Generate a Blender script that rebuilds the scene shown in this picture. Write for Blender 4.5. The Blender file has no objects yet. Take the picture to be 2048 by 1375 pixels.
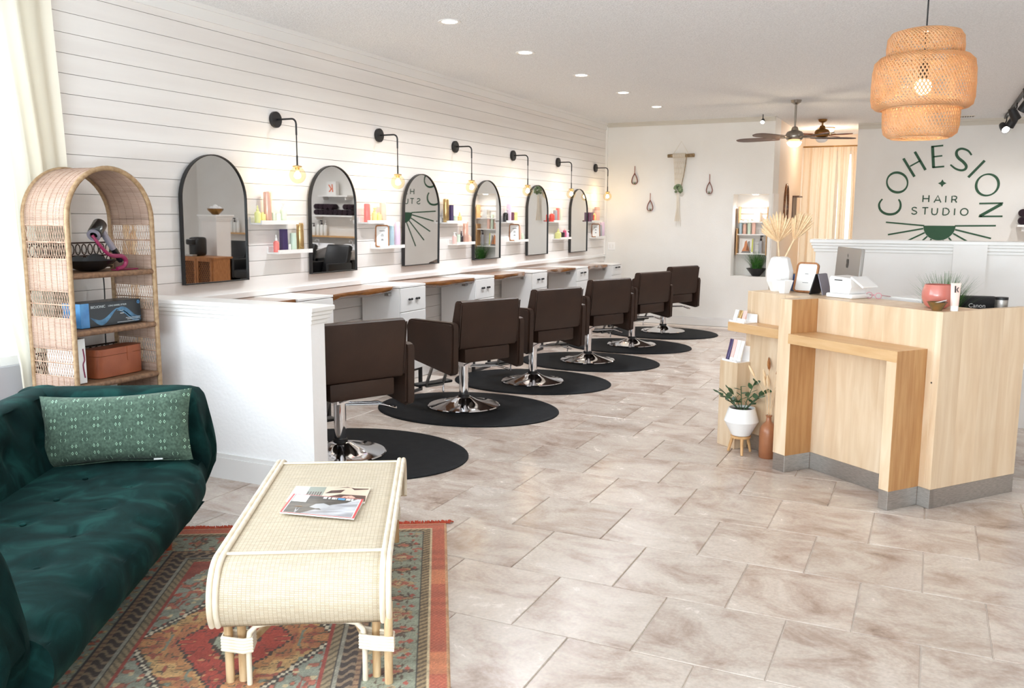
import bpy, bmesh, math, random
import numpy as np
from mathutils import Vector, Matrix, Euler

random.seed(7)
S = bpy.context.scene
COL = S.collection
PI = math.pi

# ------------------------------------------------------------------ camera, world, light, exposure
cam_d = bpy.data.cameras.new('camera')
cam = bpy.data.objects.new('camera', cam_d)
COL.objects.link(cam)
cam_d.sensor_fit = 'HORIZONTAL'
cam_d.sensor_width = 36.0
cam_d.lens = 36.0 * 1760.0 / 2048.0
cam_d.clip_start = 0.02
cam_d.clip_end = 200
RX = Vector((0.904026, 0.427457, 0.004253))
DN = Vector((0.064771, -0.127136, -0.989768))
FW = Vector((-0.422543, 0.895051, -0.142621))
m = Matrix((RX, -DN, -FW)).transposed().to_4x4()
m.translation = (4.545, 0.0, 1.58)
cam.matrix_world = m
S.camera = cam

S.view_settings.view_transform = 'Standard'
S.view_settings.look = 'None'
S.view_settings.gamma = 1.0
S.view_settings.use_curve_mapping = False
S.view_settings.exposure = 0.41
S.cycles.use_denoising = True
S.cycles.max_bounces = 10
S.cycles.diffuse_bounces = 8
S.cycles.glossy_bounces = 4
S.cycles.transmission_bounces = 6
S.cycles.transparent_max_bounces = 12
S.cycles.sample_clamp_indirect = 4.0
S.cycles.caustics_reflective = False
S.cycles.caustics_refractive = False

W = bpy.data.worlds.new('world')
S.world = W
W.use_nodes = True
nt = W.node_tree
bg = nt.nodes['Background']
bg.inputs[0].default_value = (0.93, 0.96, 1.0, 1)
bg.inputs[1].default_value = 3.0

def area(name, loc, rot, sx, sy, power, col=(1, 1, 1), spread=PI):
    l = bpy.data.lights.new(name, 'AREA')
    l.shape = 'RECTANGLE'
    l.size, l.size_y, l.energy, l.color, l.spread = sx, sy, power, col, spread
    o = bpy.data.objects.new(name, l)
    COL.objects.link(o)
    o.location, o.rotation_euler = loc, rot
    return o

def point(name, loc, power, col=(1, 1, 1), rad=0.05, parent=None):
    l = bpy.data.lights.new(name, 'POINT')
    l.energy, l.color, l.shadow_soft_size = power, col, rad
    o = bpy.data.objects.new(name, l)
    COL.objects.link(o)
    o.location = loc
    if parent: o.parent = parent
    return o

def spot(name, loc, power, col=(1, 1, 1), ang=2.4, rad=0.06, rot=(0, 0, 0)):
    l = bpy.data.lights.new(name, 'SPOT')
    l.energy, l.color, l.shadow_soft_size, l.spot_size, l.spot_blend = power, col, rad, ang, 0.8
    o = bpy.data.objects.new(name, l)
    COL.objects.link(o)
    o.location, o.rotation_euler = loc, rot
    return o

# daylight through the storefront (behind the camera) and the window in the left wall
area('daylight_front', (2.7, -2.3, 1.5), (PI / 2, 0, 0), 4.8, 2.6, 75, (0.84, 0.92, 1.0))
# added fill lamp at the storefront, tilted upward to brighten the ceiling
area('ceiling_fill', (2.9, -2.3, .7), (PI / 2 + 1.25, 0, 0), 5.4, 1.0, 330, (.90, .95, 1.0))
area('daylight_left', (-0.04, 0.6, 1.75), (PI / 2, 0, -PI / 2), 4.6, 1.9, 100, (0.84, 0.92, 1.0))

# ------------------------------------------------------------------ helpers
def lin(c):
    c = c / 255.0
    return c / 12.92 if c <= 0.04045 else ((c + 0.055) / 1.055) ** 2.4
def rgb(r, g, b): return (lin(r), lin(g), lin(b), 1.0)

MATS = {}
def mat(name, col, rough=0.5, metal=0.0, col2=None, ns=5.0, nd=4.0, stretch=(1, 1, 1), ramp=(0.35, 0.65),
        bump=0.0, bs=40.0, coat=0.0, sheen=0.0, emit=None, es=0.0, spec=0.5, trans=0.0, rnd=0.0, bstretch=None, coords='Object', sss=0.0):
    if name in MATS: return MATS[name]
    M = bpy.data.materials.new(name)
    M.use_nodes = True
    t = M.node_tree
    b = t.nodes['Principled BSDF']
    b.inputs['Base Color'].default_value = col
    b.inputs['Roughness'].default_value = rough
    b.inputs['Metallic'].default_value = metal
    b.inputs['Specular IOR Level'].default_value = spec
    b.inputs['Coat Weight'].default_value = coat
    b.inputs['Coat Roughness'].default_value = 0.08
    b.inputs['Sheen Weight'].default_value = sheen
    b.inputs['Transmission Weight'].default_value = trans
    if sss:
        b.inputs['Subsurface Weight'].default_value = sss
        b.inputs['Subsurface Radius'].default_value = (0.02, 0.02, 0.02)
    if emit:
        b.inputs['Emission Color'].default_value = emit
        b.inputs['Emission Strength'].default_value = es
    tc = t.nodes.new('ShaderNodeTexCoord')
    csock = None
    if col2:
        mp = t.nodes.new('ShaderNodeMapping')
        mp.inputs['Scale'].default_value = stretch
        n = t.nodes.new('ShaderNodeTexNoise')
        n.inputs['Scale'].default_value = ns
        n.inputs['Detail'].default_value = nd
        r = t.nodes.new('ShaderNodeValToRGB')
        r.color_ramp.elements[0].position, r.color_ramp.elements[0].color = ramp[0], col
        r.color_ramp.elements[1].position, r.color_ramp.elements[1].color = ramp[1], col2
        t.links.new(tc.outputs[coords], mp.inputs[0])
        t.links.new(mp.outputs[0], n.inputs['Vector'])
        t.links.new(n.outputs['Fac'], r.inputs[0])
        csock = r.outputs[0]
    if rnd:
        oi = t.nodes.new('ShaderNodeObjectInfo')
        mr = t.nodes.new('ShaderNodeMapRange')
        mr.inputs[3].default_value, mr.inputs[4].default_value = 1 - rnd, 1 + rnd
        hs = t.nodes.new('ShaderNodeHueSaturation')
        t.links.new(oi.outputs['Random'], mr.inputs[0])
        t.links.new(mr.outputs[0], hs.inputs['Value'])
        if csock: t.links.new(csock, hs.inputs['Color'])
        else: hs.inputs['Color'].default_value = col
        csock = hs.outputs[0]
    if csock: t.links.new(csock, b.inputs['Base Color'])
    if bump:
        n2 = t.nodes.new('ShaderNodeTexNoise')
        n2.inputs['Scale'].default_value = bs
        n2.inputs['Detail'].default_value = 3
        bp = t.nodes.new('ShaderNodeBump')
        bp.inputs['Strength'].default_value = bump
        bp.inputs['Distance'].default_value = 0.01
        if bstretch:
            m2 = t.nodes.new('ShaderNodeMapping')
            m2.inputs['Scale'].default_value = bstretch
            t.links.new(tc.outputs[coords], m2.inputs[0])
            t.links.new(m2.outputs[0], n2.inputs['Vector'])
        else:
            t.links.new(tc.outputs[coords], n2.inputs['Vector'])
        t.links.new(n2.outputs['Fac'], bp.inputs['Height'])
        t.links.new(bp.outputs[0], b.inputs['Normal'])
    MATS[name] = M
    return M

def thin_glass(name, tint, gloss=0.08, rough=0.0, fres=True):
    M = bpy.data.materials.new(name)
    M.use_nodes = True
    t = M.node_tree
    t.nodes.remove(t.nodes['Principled BSDF'])
    tr = t.nodes.new('ShaderNodeBsdfTransparent')
    tr.inputs[0].default_value = tint
    gl = t.nodes.new('ShaderNodeBsdfGlossy')
    gl.inputs['Roughness'].default_value = rough
    mx = t.nodes.new('ShaderNodeMixShader')
    if fres:
        f = t.nodes.new('ShaderNodeLayerWeight')
        pw = t.nodes.new('ShaderNodeMath'); pw.operation = 'POWER'; pw.inputs[1].default_value = 4
        ma = t.nodes.new('ShaderNodeMath'); ma.operation = 'MULTIPLY_ADD'; ma.inputs[1].default_value = .35; ma.inputs[2].default_value = .04
        t.links.new(f.outputs['Facing'], pw.inputs[0]); t.links.new(pw.outputs[0], ma.inputs[0]); t.links.new(ma.outputs[0], mx.inputs[0])
    else:
        mx.inputs[0].default_value = gloss
    t.links.new(tr.outputs[0], mx.inputs[1])
    t.links.new(gl.outputs[0], mx.inputs[2])
    t.links.new(mx.outputs[0], t.nodes['Material Output'].inputs[0])
    return M

def wave_bump(M, scale, strength, direction='X', dist=0.004, stretch=None):
    t = M.node_tree
    b = t.nodes['Principled BSDF']
    tc = t.nodes.new('ShaderNodeTexCoord')
    w = t.nodes.new('ShaderNodeTexWave')
    w.bands_direction = direction
    w.inputs['Scale'].default_value = scale
    bp = t.nodes.new('ShaderNodeBump')
    bp.inputs['Strength'].default_value = strength
    bp.inputs['Distance'].default_value = dist
    t.links.new(tc.outputs['Object'], w.inputs['Vector'])
    t.links.new(w.outputs['Fac'], bp.inputs['Height'])
    t.links.new(bp.outputs[0], b.inputs['Normal'])
    return M

I4 = Matrix.Identity(4)
def T(x, y, z): return Matrix.Translation((x, y, z))
def RZ(a): return Matrix.Rotation(a, 4, 'Z')
def RX_(a): return Matrix.Rotation(a, 4, 'X')
def RY(a): return Matrix.Rotation(a, 4, 'Y')

def new(): return bmesh.new()
def box(bm, lo, hi, M=I4, bev=0.0, seg=1):
    c = [(a + b) / 2 for a, b in zip(lo, hi)]
    s = [abs(b - a) for a, b in zip(lo, hi)]
    r = bmesh.ops.create_cube(bm, size=1.0, matrix=M @ T(*c) @ Matrix.Diagonal((s[0], s[1], s[2], 1)))
    if bev > 0:
        vs = set(r['verts'])
        es = [e for e in bm.edges if e.verts[0] in vs and e.verts[1] in vs]
        bmesh.ops.bevel(bm, geom=es, offset=bev, segments=seg, affect='EDGES', profile=0.5, clamp_overlap=True)
    return bm
def tube(bm, pts, r, seg=8, closed=False, caps=True, M=I4):
    pts = [Vector(p) for p in pts]
    n = len(pts)
    rs = r if isinstance(r, (list, tuple)) else [r] * n
    rings, up = [], None
    for i, p in enumerate(pts):
        if closed: d = pts[(i + 1) % n] - pts[i - 1]
        else: d = pts[min(i + 1, n - 1)] - pts[max(i - 1, 0)]
        d.normalize()
        if up is None:
            up = Vector((0, 0, 1)) if abs(d.z) < 0.9 else Vector((1, 0, 0))
        a = d.cross(up)
        if a.length < 1e-5: a = d.cross(Vector((0.3, 1, 0.2)))
        a.normalize()
        b = a.cross(d); b.normalize()
        up = b
        rings.append([bm.verts.new(M @ (p + rs[i] * (math.cos(2 * PI * k / seg) * a + math.sin(2 * PI * k / seg) * b))) for k in range(seg)])
    for i in range(n if closed else n - 1):
        A, B = rings[i], rings[(i + 1) % n]
        for k in range(seg):
            bm.faces.new((A[k], A[(k + 1) % seg], B[(k + 1) % seg], B[k]))
    if caps and not closed:
        bm.faces.new(rings[0][::-1]); bm.faces.new(rings[-1])
    return bm
def lathe(bm, prof, seg=24, M=I4, caps=True):
    rings = []
    for (r, z) in prof:
        if r < 1e-6: rings.append([bm.verts.new(M @ Vector((0, 0, z)))])
        else: rings.append([bm.verts.new(M @ Vector((r * math.cos(2 * PI * k / seg), r * math.sin(2 * PI * k / seg), z))) for k in range(seg)])
    for A, B in zip(rings, rings[1:]):
        for k in range(seg):
            k2 = (k + 1) % seg
            if len(A) == 1 and len(B) == 1: continue
            if len(A) == 1: bm.faces.new((A[0], B[k2], B[k]))
            elif len(B) == 1: bm.faces.new((A[k], A[k2], B[0]))
            else: bm.faces.new((A[k], A[k2], B[k2], B[k]))
    if caps:
        if len(rings[0]) > 1: bm.faces.new(rings[0][::-1])
        if len(rings[-1]) > 1: bm.faces.new(rings[-1])
    return bm
def prism(bm, poly, h0, h1, M=I4):
    """polygon in local xy, extruded along local z"""
    A = [bm.verts.new(M @ Vector((x, y, h0))) for x, y in poly]
    B = [bm.verts.new(M @ Vector((x, y, h1))) for x, y in poly]
    n = len(poly)
    for i in range(n):
        bm.faces.new((A[i], A[(i + 1) % n], B[(i + 1) % n], B[i]))
    bm.faces.new(A[::-1]); bm.faces.new(B)
    return bm
def grid(bm, rows, closed_u=False, closed_v=False):
    V = [[bm.verts.new(p) for p in r] for r in rows]
    nr, nc = len(V), len(V[0])
    for i in range(nr if closed_u else nr - 1):
        for j in range(nc if closed_v else nc - 1):
            bm.faces.new((V[i][j], V[i][(j + 1) % nc], V[(i + 1) % nr][(j + 1) % nc], V[(i + 1) % nr][j]))
    return V
def sheet(bm, rows, th):
    """grid surface given a thickness along its normals"""
    grid(bm, rows)
    bmesh.ops.recalc_face_normals(bm, faces=bm.faces[:])
    bmesh.ops.solidify(bm, geom=bm.faces[:], thickness=th)
    return bm
def sphere(bm, c, r, seg=16, rings=10, M=I4, sc=(1, 1, 1)):
    bmesh.ops.create_uvsphere(bm, u_segments=seg, v_segments=rings, radius=r, matrix=M @ T(*c) @ Matrix.Diagonal((*sc, 1)))
    return bm

def obj(name, bm, m, parent=None, smooth=35, loc=None, rz=None):
    bmesh.ops.recalc_face_normals(bm, faces=bm.faces[:])
    me = bpy.data.meshes.new(name)
    bm.to_mesh(me); bm.free()
    if smooth:
        me.polygons.foreach_set('use_smooth', [True] * len(me.polygons))
        me.set_sharp_from_angle(angle=math.radians(smooth))
    if m is not None:
        for q in (m if isinstance(m, list) else [m]): me.materials.append(q)
    o = bpy.data.objects.new(name, me)
    COL.objects.link(o)
    if parent: o.parent = parent
    if loc: o.location = loc
    if rz is not None: o.rotation_euler = (0, 0, rz)
    return o
def tag(o, label=None, cat=None, group=None, kind=None):
    if label: o['label'] = label
    if cat: o['category'] = cat
    if group: o['group'] = group
    if kind: o['kind'] = kind
    return o
def thing(name, label, cat, loc=(0, 0, 0), rz=0.0, group=None):
    o = bpy.data.objects.new(name, None)
    COL.objects.link(o)
    o.empty_display_size = 0.1
    o.location = loc; o.rotation_euler = (0, 0, rz)
    return tag(o, label, cat, group)
def struct(name, bm, m, parent=None, smooth=0):
    o = obj(name, bm, m, parent, smooth)
    if parent is None: o['kind'] = 'structure'
    return o
KIDS = {}
def kids(o):
    return [c for c in bpy.data.objects if c.parent == o]
def dup(root, loc, rz, label, group=None, name=None):
    r = root.copy(); COL.objects.link(r)
    r.location = loc; r.rotation_euler = (0, 0, rz)
    if label: r['label'] = label
    if group: r['group'] = group
    for ch in kids(root):
        c = ch.copy(); COL.objects.link(c); c.parent = r
        for g in kids(ch):
            d = g.copy(); COL.objects.link(d); d.parent = c
    return r
def flat_text(s, size, ext=0.0005):
    cu = bpy.data.curves.new('lettering', 'FONT')
    cu.body = s; cu.size = size; cu.extrude = ext
    cu.align_x = 'LEFT'
    o = bpy.data.objects.new('lettering', cu)
    me = bpy.data.meshes.new_from_object(o)
    bpy.data.objects.remove(o); bpy.data.curves.remove(cu)
    return me
def text_obj(s, size, m, parent, M, ext=0.0005):
    me = flat_text(s, size, ext)
    me.transform(M)
    me.materials.clear(); me.materials.append(m)
    me.name = 'lettering'
    o = bpy.data.objects.new('lettering', me)
    COL.objects.link(o); o.parent = parent
    return o
def frame_M(o, x, y, z):
    """matrix whose columns are the axes x, y, z at origin o"""
    M = Matrix((Vector(x), Vector(y), Vector(z))).transposed().to_4x4()
    M.translation = o
    return M

# ------------------------------------------------------------------ materials
m_white = mat('white_paint', rgb(240, 238, 236), 0.45, col2=rgb(235, 232, 229), ns=3)
m_plank = mat('white_plank', rgb(238, 235, 232), 0.42, col2=rgb(232, 228, 225), ns=2.5, stretch=(1, .3, 4))
m_gap = mat('plank_gap', rgb(196, 192, 188), 0.8)
m_wall = mat('wall_plaster', rgb(234, 233, 230), 0.6, col2=rgb(230, 228, 224), ns=2, bump=0.15, bs=60)
m_trim = mat('trim_gloss', rgb(236, 235, 233), 0.35)
m_base = mat('baseboard_paint', rgb(228, 227, 226), 0.4)
m_ceil = mat('popcorn_ceiling', rgb(244, 246, 248), 0.9, col2=rgb(228, 230, 232), ns=85, nd=2, bump=1.0, bs=85)
m_grout = mat('grout', rgb(222, 212, 202), 0.8)
m_chrome = mat('chrome', rgb(225, 225, 228), 0.06, 1.0)
m_steel = mat('brushed_steel', rgb(196, 192, 188), 0.42, 1.0, col2=rgb(170, 166, 162), ns=30, stretch=(1, 1, 12), bump=0.05, bs=200)
m_black = mat('black_metal', rgb(24, 24, 26), 0.45)
m_rubber = mat('black_rubber', rgb(24, 25, 27), 0.6, col2=rgb(30, 31, 33), ns=14, spec=.06, bump=0.1, bs=120)
m_brown = mat('brown_leather', rgb(54, 36, 27), 0.45, col2=rgb(46, 30, 22), ns=5, spec=.35, bump=0.12, bs=180)
m_wood = mat('oak_slab', rgb(150, 98, 52), 0.2, col2=rgb(112, 68, 36), ns=6, stretch=(5, 1, 5), coat=0.5)
m_ltwood = mat('light_wood', rgb(214, 172, 122), 0.45, col2=rgb(196, 150, 98), ns=8, stretch=(6, 6, 1))
m_frwood = mat('frame_wood', rgb(176, 120, 72), 0.45, col2=rgb(150, 96, 54), ns=12, stretch=(4, 4, 1))
m_rattan = mat('pale_rattan', rgb(232, 223, 205), 0.5, col2=rgb(218, 204, 180), ns=7, stretch=(3, 3, 1))
m_pole = mat('natural_rattan_pole', rgb(216, 190, 150), 0.5, col2=rgb(176, 140, 98), ns=5, stretch=(5, 5, 1))
m_wick = mat('brown_wicker', rgb(186, 158, 138), 0.65, col2=rgb(150, 118, 98), ns=30, stretch=(1, 1, 6))
m_wickd = mat('wicker_frame', rgb(170, 142, 108), 0.6, col2=rgb(140, 110, 78), ns=40)
m_wicks = mat('wicker_shelf_board', rgb(132, 98, 70), 0.6, col2=rgb(104, 74, 52), ns=60)
m_dkring = mat('dark_scrollwork', rgb(52, 34, 26), 0.5)
m_paper = mat('white_paper', rgb(238, 238, 236), 0.6)
m_ink = mat('grey_ink', rgb(120, 120, 120), 0.7)
m_mirror = mat('mirror_silver', rgb(222, 222, 222), 0.015, 1.0)
m_green = mat('green_lettering', rgb(38, 82, 56), 0.6)
m_leaf = mat('glossy_leaf', rgb(44, 76, 48), 0.35, col2=rgb(62, 96, 60), ns=9, rnd=0.25)
m_grass = mat('grass_blade', rgb(70, 128, 46), 0.5, col2=rgb(38, 78, 34), ns=25)
m_soil = mat('dark_soil', rgb(52, 40, 32), 0.9, bump=0.6, bs=80)
m_ceram = mat('white_ceramic', rgb(240, 240, 240), 0.25)
m_blackc = mat('black_ceramic', rgb(22, 22, 24), 0.25)
m_brz = mat('brass', rgb(150, 110, 62), 0.3, 1.0)
m_nick = mat('brushed_nickel', rgb(150, 142, 132), 0.3, 1.0)
m_mirrorframe = m_black
m_plast = mat('white_plastic', rgb(243, 243, 243), 0.3)
m_dried = mat('dried_palm', rgb(238, 214, 178), 0.6, col2=rgb(222, 190, 148), ns=20, rnd=0.08)
m_bulb = mat('warm_bulb', rgb(255, 220, 150), 0.5, emit=rgb(255, 206, 130), es=30)
m_lamp = mat('downlight_glow', rgb(255, 250, 240), 0.5, emit=rgb(255, 250, 242), es=14)
m_globe = thin_glass('amber_globe_glass', rgb(255, 246, 226))
m_pane = thin_glass('window_glass', rgb(240, 246, 246))

# floor tile: travertine look, one look per tile
def tile_material():
    M = mat('travertine_tile', rgb(206, 186, 168), 0.22)
    t = M.node_tree; b = t.nodes['Principled BSDF']
    geo = t.nodes.new('ShaderNodeNewGeometry')
    oi = t.nodes.new('ShaderNodeObjectInfo')
    off = t.nodes.new('ShaderNodeVectorMath'); off.operation = 'MULTIPLY_ADD'
    comb = t.nodes.new('ShaderNodeCombineXYZ')
    mul = t.nodes.new('ShaderNodeMath'); mul.operation = 'MULTIPLY'; mul.inputs[1].default_value = 60
    t.links.new(oi.outputs['Random'], mul.inputs[0])
    t.links.new(mul.outputs[0], comb.inputs[2])
    t.links.new(mul.outputs[0], comb.inputs[0])
    off.inputs[1].default_value = (1, 1, 1)
    t.links.new(geo.outputs['Position'], off.inputs[0])
    t.links.new(comb.outputs[0], off.inputs[2])
    n1 = t.nodes.new('ShaderNodeTexNoise')
    n1.inputs['Scale'].default_value = 2.6; n1.inputs['Detail'].default_value = 10; n1.inputs['Roughness'].default_value = 0.7
    n1.inputs['Distortion'].default_value = 0.55
    mp = t.nodes.new('ShaderNodeMapping'); mp.inputs['Scale'].default_value = (1, 1.5, 1); mp.inputs['Rotation'].default_value = (0, 0, 0.4)
    t.links.new(off.outputs[0], mp.inputs[0]); t.links.new(mp.outputs[0], n1.inputs['Vector'])
    r = t.nodes.new('ShaderNodeValToRGB')
    cr = r.color_ramp
    cr.elements[0].position = 0.29; cr.elements[0].color = rgb(138, 117, 105)
    cr.elements[1].position = 0.76; cr.elements[1].color = rgb(213, 203, 194)
    e = cr.elements.new(0.42); e.color = rgb(178, 160, 148)
    e = cr.elements.new(0.54); e.color = rgb(197, 184, 173)
    t.links.new(n1.outputs['Fac'], r.inputs[0])
    n2 = t.nodes.new('ShaderNodeTexNoise'); n2.inputs['Scale'].default_value = 70; n2.inputs['Detail'].default_value = 3
    t.links.new(off.outputs[0], n2.inputs['Vector'])
    mr2 = t.nodes.new('ShaderNodeMapRange'); mr2.inputs[1].default_value = .3; mr2.inputs[2].default_value = .7
    mr2.inputs[3].default_value = .90; mr2.inputs[4].default_value = 1.06
    t.links.new(n2.outputs['Fac'], mr2.inputs[0])
    mr = t.nodes.new('ShaderNodeMapRange'); mr.inputs[3].default_value = .93; mr.inputs[4].default_value = 1.05
    t.links.new(oi.outputs['Random'], mr.inputs[0])
    mm = t.nodes.new('ShaderNodeMath'); mm.operation = 'MULTIPLY'
    t.links.new(mr.outputs[0], mm.inputs[0]); t.links.new(mr2.outputs[0], mm.inputs[1])
    hs = t.nodes.new('ShaderNodeHueSaturation')
    t.links.new(r.outputs[0], hs.inputs['Color']); t.links.new(mm.outputs[0], hs.inputs['Value'])
    t.links.new(hs.outputs[0], b.inputs['Base Color'])
    ro = t.nodes.new('ShaderNodeMapRange'); ro.inputs[3].default_value = .16; ro.inputs[4].default_value = .34
    t.links.new(n1.outputs['Fac'], ro.inputs[0]); t.links.new(ro.outputs[0], b.inputs['Roughness'])
    bp = t.nodes.new('ShaderNodeBump'); bp.inputs['Strength'].default_value = .06; bp.inputs['Distance'].default_value = .01
    t.links.new(n1.outputs['Fac'], bp.inputs['Height']); t.links.new(bp.outputs[0], b.inputs['Normal'])
    return M
m_tile = tile_material()

# ------------------------------------------------------------------ the room
YB, YS, YH, H = 12.95, 14.4, 16.2, 2.985
XR, YF, XC = 9.8, -2.6, 2.485
struct('floor', box(new(), (-0.2, YF, -0.2), (XR, YH, -0.006)), m_grout)
FLOOR = bpy.data.objects['floor']
tiles = []
TX, TY = 0.485, 0.516
for j in range(-12, 24):
    y0 = 3.98 + j * TY
    x00 = 3.64 if j % 2 == 0 else 3.88
    for i in range(-9, 14):
        x0 = x00 + i * TX
        tiles.append((x0, y0))
def tile_mesh(name, w, d, bev=0.004):
    bm = box(new(), (0.0025, 0.0025, -0.012), (w - 0.0025, d - 0.0025, 0.0))
    bmesh.ops.bevel(bm, geom=[e for e in bm.edges if e.verts[0].co.z > -0.001 and e.verts[1].co.z > -0.001], offset=0.0025, segments=1, affect='EDGES')
    return bm
def vis(x, y):
    p = Vector((x, y, 0)) - Vector((4.545, 0, 1.58))
    zc = p.dot(FW)
    if zc < 0.3: return None
    u, v = p.dot(RX) / zc * 1760 + 1024, p.dot(DN) / zc * 1760 + 687.5
    return (zc if -150 < u < 2200 and v < 1600 else None)
ranked = []
for (x0, y0) in tiles:
    cx, cy = x0 + TX / 2, y0 + TY / 2
    if x0 < 0 or x0 + TX > XR or y0 < YF or y0 + TY > YH: continue
    if cx < XC - .3 and y0 + TY > YB or cx > 3.3 and y0 + TY > YS: continue
    z = vis(cx, cy)
    ranked.append((z if z else 1e3 + cy, x0, y0))
ranked.sort()
tm = None
rest = new()
for k, (z, x0, y0) in enumerate(ranked):
    if k < 290 and z < 500:
        if tm is None:
            t0 = obj('tile', tile_mesh('tile', TX, TY), m_tile, FLOOR, 0, loc=(x0, y0, 0))
            tm = t0.data
        else:
            t0 = bpy.data.objects.new('tile', tm); COL.objects.link(t0); t0.parent = FLOOR; t0.location = (x0, y0, 0)
    else:
        box(rest, (x0 + .0025, y0 + .0025, -.012), (x0 + TX - .0025, y0 + TY - .0025, 0))
tag(obj('tile_paving', rest, m_tile, FLOOR, 0), kind='stuff')

# left wall: boards, one by one
wl = struct('wall_left', box(new(), (-0.2, 3.3, -0.2), (-0.02, YB + .2, H)), m_gap)
PH = 0.1135
zb = 2.134 - PH * 18.8
zk = zb
while zk < 2.88:
    z0, z1 = max(zk, 0.0), min(zk + PH, 2.90)
    if z1 - z0 > 0.02:
        obj('plank', box(new(), (-0.02, 3.3, z0 + .0015), (0.0, YB, z1 - .0015)), m_plank, wl, 0)
    zk += PH
struct('trim_1', box(box(new(), (-.005, 3.3, 2.885), (.018, YB, 2.965)), (-.005, 3.3, 2.955), (.035, YB, H)), m_trim, None)
struct('trim_2', box(new(), (-.005, 4.1, .985), (.022, YB, 1.028), bev=.004), m_trim, None)
struct('baseboard_left', box(new(), (-.004, 4.1, 0), (.014, YB, .12)), m_base)
# front part of the left wall: window with curtain
struct('wall_front_left', box(box(box(new(), (-.2, YF, -.2), (-.02, 3.3, .75)), (-.2, YF, 2.82), (-.02, 3.3, H)), (-.2, YF, 0), (-.02, -1.9, H)), mat('grey_bulkhead', rgb(176, 176, 182), .6))
wf = struct('window_1', box(box(box(box(box(new(), (-.16, -1.9, .75), (-.06, 3.3, .80)), (-.16, -1.9, 2.77), (-.06, 3.3, 2.82)), (-.16, 3.26, .80), (-.06, 3.3, 2.77)), (-.16, .6, .80), (-.06, .65, 2.77)), (-.16, -1.9, .80), (-.06, -1.85, 2.77)), m_trim)
struct('pane', box(new(), (-.115, -1.85, .80), (-.109, .6, 2.77)), m_pane, wf)
struct('pane', box(new(), (-.115, .65, .80), (-.109, 3.26, 2.77)), m_pane, wf)
# outside the window: asphalt and a pale wall across the lot
m_asph = mat('pale_concrete', rgb(206, 205, 202), 0.9, col2=rgb(192, 191, 188), ns=30)
struct('ground_outside', box(new(), (-14, -12, -.3), (-.2, 14, -.15)), m_asph)
tag(obj('parking_wall', box(new(), (-13.9, -12, -.15), (-13.6, 14, 1.0)), mat('pale_block_wall', rgb(214, 214, 212), .8)), 'pale low wall across the lot outside the left window', 'wall', kind='structure')
# storefront behind the camera
struct('wall_front', box(box(box(box(new(), (-.2, YF - .15, -.2), (XR, YF, .15)), (-.2, YF - .15, 2.85), (XR, YF, H)), (-.2, YF - .15, 0), (.25, YF, H)), (8.6, YF - .15, 0), (XR, YF, H)), m_wall)
sf = struct('window_2', box(box(box(box(new(), (.25, YF - .1, .15), (8.6, YF - .04, .2)), (.25, YF - .1, 2.8), (8.6, YF - .04, 2.85)), (3.0, YF - .1, .2), (3.06, YF - .04, 2.8)), (5.8, YF - .1, .2), (5.86, YF - .04, 2.8)), m_black)
for a, b_ in ((.25, 3.0), (3.06, 5.8), (5.86, 8.6)):
    struct('pane', box(new(), (a, YF - .07, .2), (b_, YF - .064, 2.8)), m_pane, sf)
struct('wall_right', box(new(), (XR, YF - .15, -.2), (XR + .15, YH + .3, H)), m_wall)
# back wall with a niche opening
NX0, NX1, NZ0, NZ1 = 1.94, 2.44, .745, 1.918
bw = new()
box(bw, (-.2, YB, -.2), (NX0, YB + .5, H)); box(bw, (NX0, YB, -.2), (XC, YB + .5, NZ0)); box(bw, (NX0, YB, NZ1), (XC, YB + .5, H))
box(bw, (NX1, YB, NZ0), (XC, YB + .5, NZ1)); box(bw, (NX0, YB + .34, NZ0), (NX1, YB + .5, NZ1))
struct('wall_back', bw, m_wall)
struct('wall_hall_left', box(new(), (2.2, YB + .5, -.2), (XC, YH + .2, H)), mat('hall_plaster', rgb(238, 222, 204), .6, bump=.2, bs=50))
struct('wall_sign', box(new(), (3.46, YS, -.2), (XR, YS + .2, H)), m_wall)
struct('wall_hall_right', box(new(), (3.46, YS + .2, -.2), (3.62, YH + .2, H)), MATS['hall_plaster'])
hb = new()
box(hb, (XC, YH, -.2), (2.62, YH + .2, H)); box(hb, (3.4, YH, -.2), (3.46, YH + .2, H)); box(hb, (2.62, YH, -.2), (3.4, YH + .2, .1)); box(hb, (2.62, YH, 2.72), (3.4, YH + .2, H))
struct('wall_hall_back', hb, MATS['hall_plaster'])
w3 = struct('window_3', box(box(box(new(), (2.62, YH + .06, .1), (3.4, YH + .12, .16)), (2.62, YH + .06, 2.66), (3.4, YH + .12, 2.72)), (2.98, YH + .06, .16), (3.04, YH + .12, 2.66)), m_trim)
struct('pane', box(new(), (2.62, YH + .085, .16), (2.98, YH + .09, 2.66)), m_pane, w3)
struct('pane', box(new(), (3.04, YH + .085, .16), (3.4, YH + .09, 2.66)), m_pane, w3)
struct('ceiling', box(new(), (-.2, YF - .15, H), (XR + .15, YH + .3, H + .2)), m_ceil)
m_cv = mat('cove_paint', rgb(206, 200, 188), .5)
struct('trim_3', box(box(new(), (0, YB - .02, 2.925), (XC, YB + .01, H)), (0, YB - .035, 2.965), (XC, YB, H)), m_cv)
struct('trim_4', box(box(new(), (3.46, YS - .02, 2.90), (XR, YS + .01, H)), (3.46, YS - .04, 2.955), (XR, YS, H)), m_cv)
struct('trim_5', box(new(), (-.002, YB - .03, .98), (.03, YB, 2.93)), m_trim)
struct('baseboard_back', box(box(new(), (0, YB - .016, 0), (XC, YB, .10)), (0, YB - .01, .10), (XC, YB, .125)), m_base)
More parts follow.
